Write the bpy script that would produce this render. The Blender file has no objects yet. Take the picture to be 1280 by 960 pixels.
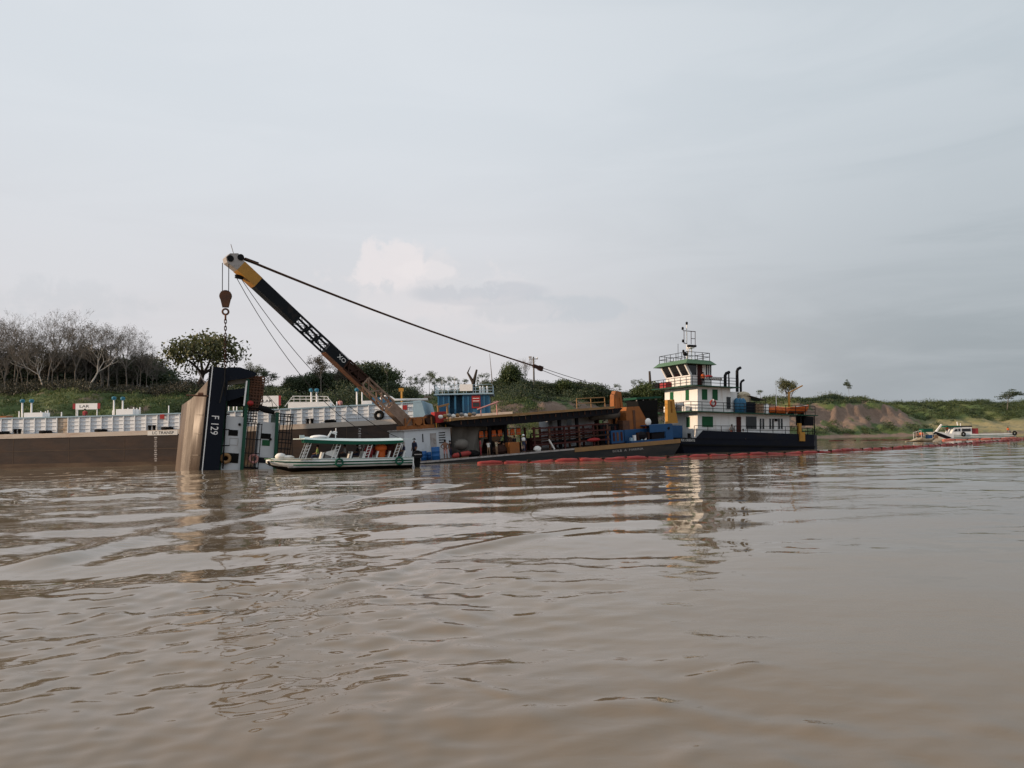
import bpy, bmesh, math, random
import numpy as np
from mathutils import Vector, Matrix, Quaternion
random.seed(7); rng = np.random.default_rng(7)
R = math.radians
sc = bpy.context.scene
COL = sc.collection

# ------------------------------------------------------------------ camera
F, H = 970.0, 2.5                     # focal length in 1280-px units, eye height in a small boat
PITCH, ROLL = math.atan(64/970.), R(1.1)
cp_, sp_ = math.cos(PITCH), math.sin(PITCH)
cr_, sr_ = math.cos(ROLL), math.sin(ROLL)
fwd = Vector((0, cp_, sp_)); up0 = Vector((0, -sp_, cp_)); rt0 = Vector((1, 0, 0))
rt = rt0*cr_ - up0*sr_; upv = rt0*sr_ + up0*cr_
cam = bpy.data.objects.new('camera', bpy.data.cameras.new('camera'))
cam.matrix_world = Matrix(((rt.x, upv.x, -fwd.x, 0), (rt.y, upv.y, -fwd.y, 0), (rt.z, upv.z, -fwd.z, H), (0, 0, 0, 1)))
cam.data.sensor_width = 36; cam.data.lens = 36*F/1280
cam.data.clip_start = 0.1; cam.data.clip_end = 20000
COL.objects.link(cam); sc.camera = cam
CAM = Vector((0, 0, H))

# ------------------------------------------------------------------ sky, sun, exposure
SUN_EL, SUN_AZ = R(15), R(-106)       # azimuth from the view direction (+Y), negative = towards the left
sun_dir = Vector((math.sin(SUN_AZ)*math.cos(SUN_EL), math.cos(SUN_AZ)*math.cos(SUN_EL), math.sin(SUN_EL)))
world = bpy.data.worlds.new('World'); sc.world = world; world.use_nodes = True
wn, wl = world.node_tree.nodes, world.node_tree.links
wn.clear()
def W(t, **k):
    n = wn.new(t)
    for a, b in k.items():
        if a in n.inputs: n.inputs[a].default_value = b
        else: setattr(n, a, b)
    return n
def wmath(op, a, b=None, clamp=False):
    n = wn.new('ShaderNodeMath'); n.operation = op; n.use_clamp = clamp
    for i, x in enumerate((a, b)):
        if x is None: continue
        if isinstance(x, (int, float)): n.inputs[i].default_value = x
        else: wl.new(x, n.inputs[i])
    return n.outputs[0]
def wmap(x, a, b, c, d):
    n = wn.new('ShaderNodeMapRange'); n.interpolation_type = 'SMOOTHSTEP'
    wl.new(x, n.inputs[0])
    for i, q in enumerate((a, b, c, d)): n.inputs[i+1].default_value = q
    return n.outputs[0]
def wmix(fac, a, b):
    n = wn.new('ShaderNodeMix'); n.data_type = 'RGBA'
    for s, x in ((n.inputs[0], fac), (n.inputs[6], a), (n.inputs[7], b)):
        if isinstance(x, (int, float)): s.default_value = x
        elif isinstance(x, tuple): s.default_value = (*x, 1)
        else: wl.new(x, s)
    return n.outputs[2]
sky = W('ShaderNodeTexSky'); sky.sky_type = 'NISHITA'; sky.sun_disc = False
sky.sun_elevation = SUN_EL; sky.sun_rotation = SUN_AZ
sky.air_density = 1.2; sky.dust_density = 5.0; sky.ozone_density = 1.0
skym = W('ShaderNodeMix', data_type='RGBA', blend_type='MULTIPLY'); skym.inputs[0].default_value = 1
wl.new(sky.outputs[0], skym.inputs[6]); skym.inputs[7].default_value = (.07, .07, .07, 1)
geo = W('ShaderNodeTexCoord'); nrm = W('ShaderNodeVectorMath', operation='NORMALIZE'); wl.new(geo.outputs['Generated'], nrm.inputs[0])
DIR = nrm.outputs[0]
sep = W('ShaderNodeSeparateXYZ'); wl.new(DIR, sep.inputs[0])
dotn = W('ShaderNodeVectorMath', operation='DOT_PRODUCT'); wl.new(DIR, dotn.inputs[0]); dotn.inputs[1].default_value = tuple(Vector((sun_dir.x, sun_dir.y, 0)).normalized())
sd = dotn.outputs['Value']
# thin high veil of cloud: brighter towards the sun, greyer away from it
veil = wmix(wmap(sd, -.9, -.1, 0, 1), (.545, .61, .66), (.725, .77, .82))
lowc = wmix(wmap(sd, -.78, -.2, 0, 1), (.35, .39, .42), (.72, .695, .715))
veil = wmix(wmap(sep.outputs[2], 0.02, .42, 0, 1), lowc, veil)
mp = W('ShaderNodeMapping'); mp.inputs['Scale'].default_value = (1.3, 1.3, 6.5); mp.inputs['Rotation'].default_value = (.25, .35, .4)
wl.new(DIR, mp.inputs[0])
nz = W('ShaderNodeTexNoise', Scale=2.2, Detail=6.0, Roughness=.55, Distortion=.6); wl.new(mp.outputs[0], nz.inputs['Vector'])
wisp = wmap(nz.outputs[0], .38, .66, 0, 1)
base = wmix(.93, skym.outputs[2], veil)
base = wmix(wmath('MULTIPLY', wisp, .15), base, (.80, .83, .87))
# low cumulus bank behind the crane boom
def lobe(px, py, ru, rv):
    u, v = (px-640)/F, (480-py)/F
    d = (fwd + rt*u + upv*v).normalized()
    e1 = Vector((d.y, -d.x, 0)).normalized(); e2 = e1.cross(d)*-1
    a = W('ShaderNodeVectorMath', operation='DOT_PRODUCT'); wl.new(DIR, a.inputs[0]); a.inputs[1].default_value = tuple(e1/ru)
    b = W('ShaderNodeVectorMath', operation='DOT_PRODUCT'); wl.new(DIR, b.inputs[0]); b.inputs[1].default_value = tuple(e2/rv)
    c = W('ShaderNodeVectorMath', operation='DOT_PRODUCT'); wl.new(DIR, c.inputs[0]); c.inputs[1].default_value = tuple(d)
    off = wmath('SUBTRACT', b.outputs['Value'], d.dot(e2)/rv)
    r2 = wmath('ADD', wmath('POWER', a.outputs['Value'], 2), wmath('POWER', off, 2))
    return wmath('MULTIPLY', wmath('SUBTRACT', 1.0, r2, True), wmath('GREATER_THAN', c.outputs['Value'], 0))
nz2 = W('ShaderNodeTexNoise', Scale=26.0, Detail=9.0, Roughness=.62, Distortion=.3); wl.new(DIR, nz2.inputs['Vector'])
nz3 = W('ShaderNodeTexNoise', Scale=9.0, Detail=4.0, Roughness=.5); wl.new(DIR, nz3.inputs['Vector'])
cn_ = wmath('ADD', wmath('MULTIPLY', wmath('SUBTRACT', nz2.outputs[0], .5), 4.6), wmath('MULTIPLY', wmath('SUBTRACT', nz3.outputs[0], .5), 2.6))
def cloud(px, py, ru, rv, lo, hi, amt, col):
    global base
    lb = lobe(px, py, ru, rv)
    m = wmath('ADD', lb, cn_)
    m = wmath('MULTIPLY', wmap(m, lo, hi, 0, 1), wmap(lb, 0.0, .55, 0, 1))
    base = wmix(wmath('MULTIPLY', m, amt), base, col)
cloud(520, 350, .17, .06, .2, 1.1, .35, (.80, .755, .76))
cloud(478, 330, .07, .04, .25, .8, .55, (.86, .80, .80))
cloud(535, 338, .05, .016, .25, .9, .35, (.86, .81, .81))
cloud(600, 366, .10, .02, .15, .9, .55, (.53, .56, .61))
cloud(690, 388, .13, .022, .2, 1.0, .55, (.53, .57, .615))
cloud(610, 395, .13, .03, .3, 1.1, .3, (.76, .72, .73))
cloud(60, 372, .14, .03, .15, 1.0, .35, (.58, .605, .64))
bg = W('ShaderNodeBackground', Strength=1.0); wl.new(base, bg.inputs[0])
wo = W('ShaderNodeOutputWorld'); wl.new(bg.outputs[0], wo.inputs[0])

sl = bpy.data.lights.new('sun', 'SUN'); sl.energy = 4.3; sl.angle = R(1.2); sl.color = (1.0, .73, .50)
so = bpy.data.objects.new('sun', sl); so.rotation_euler = sun_dir.to_track_quat('Z', 'Y').to_euler(); so.location = (0, 0, 60); COL.objects.link(so)
sc.view_settings.view_transform = 'Standard'; sc.view_settings.look = 'None'
sc.view_settings.exposure = 0.0; sc.view_settings.gamma = 1.0
sc.cycles.use_denoising = True
sc.cycles.max_bounces = 6; sc.cycles.diffuse_bounces = 2; sc.cycles.glossy_bounces = 3; sc.cycles.transparent_max_bounces = 8
sc.cycles.caustics_reflective = False; sc.cycles.caustics_refractive = False

# ------------------------------------------------------------------ helpers: pixels -> directions, frames, meshes
def ray(px, py):
    return fwd + rt*((px-640)/F) + upv*((480-py)/F)
def at(px, py, D):
    r = ray(px, py); return CAM + r*(D/r.y)
def ground(px, py, z=0.0):
    r = ray(px, py); return CAM + r*((z-H)/r.z)
class Frame:
    """local axes of a vessel: x along, y across (away from the viewer), z up; tilt raises +x"""
    def __init__(s, loc, rz=0, tilt=0):
        s.M = Matrix.Translation(loc) @ Matrix.Rotation(rz, 4, 'Z') @ Matrix.Rotation(-tilt, 4, 'Y')
        s.I = s.M.inverted(); s.o = s.I @ CAM; s.r3 = s.I.to_3x3()
    def px(s, px, py, c, ax=1):
        d = s.r3 @ ray(px, py); t = (c-s.o[ax])/d[ax]; return s.o + d*t
    def rect(s, a, b, c, d, y):
        p, q = s.px(a, b, y), s.px(c, d, y); return p.x, q.x, min(p.z, q.z), max(p.z, q.z)
    def rectx(s, a, b, c, d, x):
        p, q = s.px(a, b, x, 0), s.px(c, d, x, 0); return min(p.y, q.y), max(p.y, q.y), min(p.z, q.z), max(p.z, q.z)
    def w(s, *p): return s.M @ Vector(p)
    def mat(s, p, rz=0): return s.M @ Matrix.Translation(p) @ Matrix.Rotation(rz, 4, 'Z')

MATS = {}
def mat(name, c, r=.6, m=0.0, var=.18, sc_=2.5, c2=None, th=.55, soft=.12, st=(1, 1, 1), bump=.0, bsc=None, amt=1.0, tr=0.0):
    """procedural paint / metal / cloth: colour with patchy variation, optional second colour (rust, dirt) in noise patches"""
    if name in MATS: return MATS[name]
    M = bpy.data.materials.new(name); M.use_nodes = True
    n, l = M.node_tree.nodes, M.node_tree.links
    b = n['Principled BSDF']; b.inputs['Roughness'].default_value = r; b.inputs['Metallic'].default_value = m
    b.inputs['Specular IOR Level'].default_value = .5 if r < .3 else (.10 if max(c) < .12 else .3)
    tc = n.new('ShaderNodeTexCoord'); mp = n.new('ShaderNodeMapping'); mp.inputs['Scale'].default_value = st
    l.new(tc.outputs['Object'], mp.inputs[0])
    nz = n.new('ShaderNodeTexNoise'); nz.inputs['Scale'].default_value = sc_; nz.inputs['Detail'].default_value = 6; nz.inputs['Roughness'].default_value = .62
    l.new(mp.outputs[0], nz.inputs['Vector'])
    mx = n.new('ShaderNodeMix'); mx.data_type = 'RGBA'
    mx.inputs[6].default_value = (*[x*(1-var) for x in c], 1); mx.inputs[7].default_value = (*[min(1, x*(1+var)) for x in c], 1)
    l.new(nz.outputs[0], mx.inputs[0]); out = mx.outputs[2]
    if c2:
        nz2 = n.new('ShaderNodeTexNoise'); nz2.inputs['Scale'].default_value = sc_*.55; nz2.inputs['Detail'].default_value = 8; nz2.inputs['Roughness'].default_value = .7
        l.new(mp.outputs[0], nz2.inputs['Vector'])
        mr = n.new('ShaderNodeMapRange'); mr.inputs[1].default_value = th-soft; mr.inputs[2].default_value = th+soft; mr.inputs[4].default_value = amt
        l.new(nz2.outputs[0], mr.inputs[0])
        m2 = n.new('ShaderNodeMix'); m2.data_type = 'RGBA'; l.new(mr.outputs[0], m2.inputs[0]); l.new(out, m2.inputs[6]); m2.inputs[7].default_value = (*c2, 1)
        out = m2.outputs[2]
    l.new(out, b.inputs['Base Color'])
    if tr:
        b.inputs['Transmission Weight'].default_value = tr
    if bump:
        nb = n.new('ShaderNodeTexNoise'); nb.inputs['Scale'].default_value = bsc or sc_*4; nb.inputs['Detail'].default_value = 4
        l.new(mp.outputs[0], nb.inputs['Vector'])
        bp = n.new('ShaderNodeBump'); bp.inputs['Strength'].default_value = bump; bp.inputs['Distance'].default_value = .05
        l.new(nb.outputs[0], bp.inputs['Height']); l.new(bp.outputs[0], b.inputs['Normal'])
    MATS[name] = M
    return M

class MB:
    """collects simple solids; build() links them as ONE mesh object"""
    def __init__(s): s.v = []; s.f = []
    def add(s, vs, fs):
        k = len(s.v); s.v += [tuple(v) for v in vs]; s.f += [tuple(i+k for i in f) for f in fs]; return s
    def bb(s, x0, x1, y0, y1, z0, z1):
        return s.add([(x0,y0,z0),(x1,y0,z0),(x1,y1,z0),(x0,y1,z0),(x0,y0,z1),(x1,y0,z1),(x1,y1,z1),(x0,y1,z1)],
                     [(0,3,2,1),(4,5,6,7),(0,1,5,4),(1,2,6,5),(2,3,7,6),(3,0,4,7)])
    def cb(s, c, d): return s.bb(c[0]-d[0]/2, c[0]+d[0]/2, c[1]-d[1]/2, c[1]+d[1]/2, c[2]-d[2]/2, c[2]+d[2]/2)
    def beam(s, p, q, w, h=None, ref=(0, 0, 1)):
        p, q = Vector(p), Vector(q); d = (q-p).normalized(); ref = Vector(ref)
        if abs(d.dot(ref)) > .98: ref = Vector((0, 1, 0))
        a = d.cross(ref).normalized()*w/2; b = a.normalized().cross(d)*(h or w)/2
        return s.add([p-a-b, p+a-b, p+a+b, p-a+b, q-a-b, q+a-b, q+a+b, q-a+b],
                     [(0,1,2,3),(7,6,5,4),(0,4,5,1),(1,5,6,2),(2,6,7,3),(3,7,4,0)])
    def tube(s, pts, r, n=6, cap=True):
        pts = [Vector(p) for p in pts]; k = len(s.v); m = len(pts); prev = None
        for i, p in enumerate(pts):
            d = (pts[min(i+1, m-1)]-pts[max(i-1, 0)]).normalized()
            ref = prev if prev is not None and abs(prev.dot(d)) < .95 else (Vector((0, 0, 1)) if abs(d.z) < .9 else Vector((0, 1, 0)))
            a = (ref - d*ref.dot(d)).normalized(); b = d.cross(a); prev = a
            rr = r[i] if isinstance(r, (list, tuple)) else r
            for j in range(n):
                t = 2*math.pi*j/n; s.v.append(tuple(p + a*rr*math.cos(t) + b*rr*math.sin(t)))
        for i in range(m-1):
            for j in range(n):
                s.f.append((k+i*n+j, k+i*n+(j+1) % n, k+(i+1)*n+(j+1) % n, k+(i+1)*n+j))
        if cap:
            s.f.append(tuple(k+j for j in range(n))[::-1]); s.f.append(tuple(k+(m-1)*n+j for j in range(n)))
        return s
    def prism(s, pts, a, b, ax='y'):
        n = len(pts)
        f = {'y': lambda p, t: (p[0], t, p[1]), 'x': lambda p, t: (t, p[0], p[1]), 'z': lambda p, t: (p[0], p[1], t)}[ax]
        return s.add([f(p, a) for p in pts] + [f(p, b) for p in pts],
                     [tuple(range(n))[::-1], tuple(range(n, 2*n))] + [(i, (i+1) % n, (i+1) % n+n, i+n) for i in range(n)])
    def torus(s, c, R_, r, ax=1, n=20, m=8):
        k = len(s.v)
        for i in range(n):
            t = 2*math.pi*i/n
            for j in range(m):
                q = 2*math.pi*j/m; a = (R_+r*math.cos(q))*math.cos(t); b = (R_+r*math.cos(q))*math.sin(t); h = r*math.sin(q)
                p = {0: (h, a, b), 1: (a, h, b), 2: (a, b, h)}[ax]; s.v.append((p[0]+c[0], p[1]+c[1], p[2]+c[2]))
        for i in range(n):
            for j in range(m):
                s.f.append((k+i*m+j, k+((i+1) % n)*m+j, k+((i+1) % n)*m+(j+1) % m, k+i*m+(j+1) % m))
        return s
    def lathe(s, prof, c=(0, 0, 0), n=14, ax=2):
        k = len(s.v)
        for (r, h) in prof:
            for j in range(n):
                t = 2*math.pi*j/n; a, b = r*math.cos(t), r*math.sin(t)
                p = {2: (a, b, h), 0: (h, a, b), 1: (a, h, b)}[ax]; s.v.append((p[0]+c[0], p[1]+c[1], p[2]+c[2]))
        for i in range(len(prof)-1):
            for j in range(n): s.f.append((k+i*n+j, k+i*n+(j+1) % n, k+(i+1)*n+(j+1) % n, k+(i+1)*n+j))
        s.f.append(tuple(k+j for j in range(n))[::-1]); s.f.append(tuple(k+(len(prof)-1)*n+j for j in range(n)))
        return s
    def ell(s, c, r, nu=10, nv=7, jit=0):
        pr = []
        for i in range(nv):
            t = math.pi*(i+.02)/(nv-1+.04); pr.append((math.sin(t), -math.cos(t)))
        k = len(s.v); s.lathe(pr, n=nu)
        for i in range(k, len(s.v)):
            v = s.v[i]; q = 1+random.uniform(-jit, jit)
            s.v[i] = (v[0]*r[0]*q+c[0], v[1]*r[1]*q+c[1], v[2]*r[2]*q+c[2])
        return s
    def xf(s, M, k=0):
        for i in range(k, len(s.v)): s.v[i] = tuple(M @ Vector(s.v[i]))
        return s
    def build(s, name, m, parent=None, smooth=False, loc=None, kind=None):
        me = bpy.data.meshes.new(name); me.from_pydata(s.v, [], s.f)
        bm = bmesh.new(); bm.from_mesh(me); bmesh.ops.recalc_face_normals(bm, faces=bm.faces); bm.to_mesh(me); bm.free()
        if smooth: me.polygons.foreach_set('use_smooth', [True]*len(me.polygons))
        return link(name, me, m, parent, loc, kind)
def link(name, me, m=None, parent=None, loc=None, kind=None):
    if m is not None and not me.materials: me.materials.append(MATS[m] if isinstance(m, str) else m)
    o = bpy.data.objects.new(name, me); COL.objects.link(o)
    if parent is not None: o.parent = parent
    if loc is not None: o.location = loc
    if kind: o['kind'] = kind
    return o
def tag(o, label, cat, group=None):
    o['label'] = label; o['category'] = cat
    if group: o['group'] = group
    return o
def thing(name, label, cat, M, group=None):
    o = bpy.data.objects.new(name, None); o.empty_display_size = .3; COL.objects.link(o)
    o.matrix_world = M if isinstance(M, Matrix) else Matrix.Translation(M)
    return tag(o, label, cat, group)
def copy_tree(o, M, label=None, parent=None):
    c = o.copy(); COL.objects.link(c)
    if parent is None: c.matrix_world = M
    else: c.parent = parent
    if label: c['label'] = label
    for ch in [q for q in COL.objects if q.parent == o]: copy_tree(ch, None, None, c)
    return c
def text_mesh(s, size, depth=.004):
    cu = bpy.data.curves.new('lettering', 'FONT'); cu.body = s; cu.size = size; cu.extrude = depth; cu.align_x = 'CENTER'; cu.align_y = 'CENTER'
    cu.resolution_u = 2
    o = bpy.data.objects.new('lettering', cu); COL.objects.link(o)
    dg = bpy.context.evaluated_depsgraph_get(); me = bpy.data.meshes.new_from_object(o.evaluated_get(dg))
    bpy.data.objects.remove(o); return me
def text(s, size, m, parent, M, sx=1.0):
    """flat lettering; M maps the lettering plane (x right, y up) into the parent's frame"""
    me = text_mesh(s, size); me.materials.clear()
    me.transform(M @ Matrix.Diagonal((sx, 1, 1, 1)))
    return link('lettering', me, m, parent)
FACING = Matrix.Rotation(R(90), 4, 'X')      # lettering standing up, read from -y
def rail(pts, h, mb=None, r=.025, bars=(1., .5), sp=1.5):
    mb = mb or MB(); pts = [Vector(p) for p in pts]; r *= 1.3
    for a, b in zip(pts, pts[1:]):
        n = max(1, round((b-a).length/sp))
        for i in range(n+1):
            p = a.lerp(b, i/n); mb.tube([p, p+Vector((0, 0, h))], r, 5)
        for k in bars: mb.tube([a+Vector((0, 0, h*k)), b+Vector((0, 0, h*k))], r*.9, 5)
    return mb

# ------------------------------------------------------------------ materials
mat('hull_brown', (.052, .042, .038), .55, var=.4, sc_=.9, c2=(.085, .056, .042), th=.6, soft=.15, st=(.5, 1, 1.6), bump=.3, bsc=3)
mat('sandy_strip', (.50, .44, .38), .7, var=.12, sc_=.8, c2=(.30, .17, .10), th=.62, soft=.1, st=(.6, 1, 3))
mat('white_steel', (.70, .73, .76), .5, var=.06, sc_=.9, c2=(.42, .36, .31), th=.7, soft=.1, st=(1, 1, .4), amt=.7)
mat('white_paint', (.74, .75, .75), .45, var=.06, sc_=1.4, c2=(.42, .33, .25), th=.64, soft=.1, st=(2.2, 2.2, .22), amt=.6)
mat('brown_band', (.115, .083, .06), .8, var=.35, sc_=1.2, c2=(.07, .05, .04), th=.55, st=(.4, 1, 2))
mat('white_plain', (.78, .78, .77), .45, var=.05)
mat('rust_panel', (.33, .22, .12), .8, var=.35, sc_=1.5, c2=(.55, .5, .44), th=.5)
mat('cap_blue', (.02, .14, .21), .5, var=.2)
mat('rail_blue', (.28, .40, .48), .55, var=.15)
mat('black_paint', (.009, .009, .010), .5, var=.3, sc_=3)
mat('black_rubber', (.009, .009, .009), .85, var=.3, sc_=6, bump=.2)
mat('navy', (.006, .009, .016), .5, var=.25, sc_=1.2, c2=(.05, .04, .035), th=.68, soft=.08, st=(1, 1, .5), amt=.8)
mat('navy_tug', (.0075, .0095, .017), .5, var=.3, sc_=.9, c2=(.018, .017, .017), th=.6, st=(.5, 1, 1.5))
mat('tan_hull', (.142, .107, .08), .42, 0.0, var=.3, sc_=.8, c2=(.075, .055, .042), th=.52, soft=.12, st=(2.2, 2.2, .35), bump=.5, bsc=1.2)
mat('green_edge', (.018, .07, .046), .5, var=.2)
mat('green_pale', (.075, .15, .085), .55, var=.12)
mat('green_win', (.018, .095, .042), .35, var=.2)
mat('dark_glass', (.008, .009, .011), .12, var=.2)
mat('grey_wall', (.54, .57, .60), .5, var=.06, sc_=1.5, c2=(.30, .29, .27), th=.66, amt=.6, st=(1, 1, .5))
mat('rust', (.125, .054, .028), .8, var=.4, sc_=3, c2=(.07, .04, .03), th=.52, bump=.3)
mat('rust_dark', (.042, .022, .017), .8, var=.4, sc_=3, bump=.3)
mat('maroon', (.06, .02, .018), .65, var=.35, sc_=3)
mat('orange_steel', (.27, .095, .024), .6, var=.25, sc_=2, c2=(.16, .07, .03), th=.6, bump=.2)
mat('yellow_steel', (.40, .20, .035), .55, var=.2, sc_=1.5, c2=(.2, .1, .04), th=.64)
mat('boom_black', (.009, .011, .014), .5, var=.3, sc_=1.2, c2=(.05, .035, .03), th=.64)
mat('boom_brown', (.26, .18, .135), .65, var=.25, sc_=1.5, c2=(.11, .06, .04), th=.58)
mat('grey_head', (.36, .34, .33), .6, var=.2, c2=(.13, .09, .07), th=.6)
mat('wire', (.03, .028, .027), .6, var=.3)
mat('wire_rust', (.11, .06, .04), .7, var=.4, sc_=.6)
mat('ochre', (.27, .155, .065), .7, var=.2, sc_=1.5, c2=(.2, .12, .06), th=.6)
mat('girder', (.009, .0085, .011), .6, var=.3)
mat('tarp_grey', (.14, .128, .112), .85, var=.3, sc_=1.2, bump=.5, bsc=2)
mat('pontoon_hull', (.026, .028, .03), .6, var=.3, sc_=.7, c2=(.06, .05, .043), th=.58, st=(.5, 1, 2), bump=.2)
mat('deck_rust', (.085, .06, .05), .85, var=.35, sc_=1)
mat('blue_paint', (.012, .065, .17), .5, var=.2, sc_=1.5, c2=(.05, .06, .07), th=.66)
mat('blue_cabin', (.03, .13, .24), .5, var=.2, sc_=1.2, c2=(.06, .08, .09), th=.64)
mat('blue_barrel', (.012, .09, .27), .4, var=.1)
mat('red_paint', (.30, .022, .022), .55, var=.2)
mat('red_float', (.29, .034, .028), .6, var=.25, sc_=1.1, c2=(.17, .032, .03), th=.56)
mat('salmon_float', (.42, .125, .085), .65, var=.2, sc_=1.5)
mat('orange_plain', (.62, .13, .025), .55, var=.15)
mat('boat_white', (.70, .73, .73), .35, var=.07, sc_=1.8, c2=(.36, .33, .29), th=.62, amt=.55, st=(1, 1, .6))
mat('boat_green', (.012, .085, .055), .4, var=.15)
mat('roof_pale', (.52, .62, .62), .4, var=.1)
mat('boat_bottom', (.008, .007, .008), .4, var=.3)
mat('bow_tan', (.45, .39, .28), .5, var=.15)
mat('wood', (.24, .15, .09), .8, var=.3, sc_=3, st=(1, 6, 1))
mat('cloth_white', (.7, .69, .66), .85, var=.08)
mat('cloth_green', (.16, .22, .07), .85, var=.15)
mat('cloth_navy', (.03, .035, .07), .85, var=.2)
mat('cloth_red', (.28, .04, .045), .85, var=.2)
mat('cloth_pink', (.55, .27, .25), .85, var=.15)
mat('cloth_orange', (.60, .12, .03), .85, var=.15)
mat('cloth_grey', (.2, .2, .2), .85, var=.15)
mat('cloth_black', (.02, .02, .023), .9, var=.2)
mat('skin', (.18, .088, .054), .55, var=.08)
mat('hair', (.012, .009, .008), .7, var=.2)
mat('concrete_pole', (.17, .155, .14), .8, var=.2)

# ------------------------------------------------------------------ water
def water_heights(x, y):
    r = np.hypot(x, y)
    z = np.zeros_like(x); g = np.random.default_rng(3)
    # slow patches: calm oily sheets and ruffled areas
    patch = .5+.5*np.sin(x*.11+1.3*np.sin(y*.07)+.6)*np.sin(y*.09+1.1*np.sin(x*.06)+2.)
    patch2 = .5+.5*np.sin(x*.37-y*.21+1.7*np.sin(y*.13+x*.05))*np.sin(y*.31+x*.12+.4)
    calm = .36+.66/(1+np.exp((x/np.maximum(r, 1)+.02)*7))          # the right-hand water lies in the lee
    for k in range(60):
        lam = 10**g.uniform(math.log10(.55), math.log10(9.)); th = g.normal(R(96), R(30))
        amp = (.0042 if lam < 1.6 else .0027)*lam**.85*g.uniform(.5, 1.25); ph = g.uniform(0, 6.28); kx, ky = 2*math.pi/lam*math.cos(th), 2*math.pi/lam*math.sin(th)
        w = (1.0 if lam > 2.6 else (.12+1.7*(patch*patch2)**1.3))*(calm if lam > 1.6 else .6+.4*calm)
        fade = np.clip((lam*170-r)/(lam*85), 0, 1)
        ph2 = ph+.5*np.sin(x*.21+y*.17+k)
        sn = np.sin(kx*x+ky*y+ph2)
        if lam < 2.2: sn = 1.9*(np.exp(1.5*(sn-1))-.35)
        z += amp*w*fade*sn
    # short ruffles close by, mostly in the boat's own wash on the left
    wash = (1/(1+np.exp((x/np.maximum(r, 1)+.12)*9)))*(.35+.65*patch2)+.10*patch
    for k in range(30):
        lam = 10**g.uniform(math.log10(.16), math.log10(.62)); th = g.normal(R(118), R(34)); ph = g.uniform(0, 6.28)
        fade = np.clip((lam*62-r)/(lam*30), 0, 1); kx, ky = 2*math.pi/lam*math.cos(th), 2*math.pi/lam*math.sin(th)
        z += .0048*lam*g.uniform(.5, 1.2)*wash*fade*np.sin(kx*x+ky*y+ph+.9*np.sin(x*1.1+k)+.9*np.sin(y*.9-k*1.7))
    # wake crests of the passing boat, running away to the right of the sunken tug
    def crest(pts, h, wd, n=2, lam=2.2):
        nonlocal z
        P = [ground(*p) for p in pts]
        for a, b in zip(P, P[1:]):
            a2, b2 = np.array((a.x, a.y)), np.array((b.x, b.y)); d = b2-a2; L = np.linalg.norm(d); d /= L
            t = ((x-a2[0])*d[0]+(y-a2[1])*d[1])/L; s = -(x-a2[0])*d[1]+(y-a2[1])*d[0]
            e = np.exp(-np.clip(np.abs(t-.5)-.42, 0, None)**2*60)
            e = e*(.35+.65*(.5+.5*np.sin(x*.62+1.1*np.sin(y*.35)+lam))**1.2)
            z += h*e*np.exp(-(s/wd)**2)*np.cos(s*2*math.pi/lam+.5*np.sin(x*.8))
    crest([(60, 705), (210, 664), (330, 645), (440, 622), (560, 606)], .15, 1.0, lam=2.8)
    crest([(330, 640), (430, 624), (560, 610)], .10, .9, lam=2.2)
    crest([(120, 800), (260, 785), (380, 750), (470, 722), (560, 690), (720, 662)], .05, .55, lam=1.25)
    crest([(470, 728), (520, 752), (600, 775)], .03, .4, lam=.9)
    crest([(640, 905), (860, 935), (1120, 985)], .05, 1.0, lam=3.2)
    crest([(560, 905), (820, 880), (1010, 905), (1180, 930)], .022, .32, lam=1.1)
    crest([(560, 850), (640, 875)], .012, .14, lam=.5)
    crest([(860, 850), (945, 832)], .014, .16, lam=.55)
    return z
def ncol(a0, a1, n): return np.linspace(a0, a1, n, endpoint=False)
ang = np.concatenate([ncol(-180, -50, 26), ncol(-50, 50, 560), ncol(50, 180, 26)])*math.pi/180
rows = [.4, 1.2, 2.2, 3.0, 3.6]
rr_ = 4.1
while rr_ < 4000:
    rows.append(rr_)
    rr_ += min(1.2*rr_*rr_/(H*F), .34) if rr_ < 110 else (.9 if rr_ < 300 else rr_*.09)
rows = np.array(rows)
A, RR = np.meshgrid(ang, rows)
wx, wy = RR*np.sin(A), RR*np.cos(A)
wz = water_heights(wx, wy)*np.clip((RR-2.)/2., 0, 1)
nr, nc = wx.shape
wv = np.stack([wx, wy, wz], -1).reshape(-1, 3)
ii, jj = np.meshgrid(np.arange(nr-1), np.arange(nc), indexing='ij'); j2 = (jj+1) % nc
wf = np.stack([ii*nc+jj, (ii+1)*nc+jj, (ii+1)*nc+j2, ii*nc+j2], -1).reshape(-1, 4)
def np_mesh(name, v, f, smooth=False):
    me = bpy.data.meshes.new(name); n, k = f.shape
    me.vertices.add(len(v)); me.vertices.foreach_set('co', np.asarray(v, np.float32).ravel())
    me.loops.add(n*k); me.loops.foreach_set('vertex_index', np.asarray(f, np.int32).ravel())
    me.polygons.add(n); me.polygons.foreach_set('loop_start', np.arange(n, dtype=np.int32)*k)
    me.update(calc_edges=True); me.validate()
    me.polygons.foreach_set('use_smooth', np.full(n, smooth, bool))
    return me
wm = bpy.data.materials.new('river_water'); wm.use_nodes = True
n_, l_ = wm.node_tree.nodes, wm.node_tree.links; b_ = n_['Principled BSDF']
b_.inputs['Roughness'].default_value = .02; b_.inputs['IOR'].default_value = 1.33
tc_ = n_.new('ShaderNodeTexCoord')
nzc = n_.new('ShaderNodeTexNoise'); nzc.inputs['Scale'].default_value = .07; nzc.inputs['Detail'].default_value = 3; l_.new(tc_.outputs['Object'], nzc.inputs['Vector'])
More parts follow.
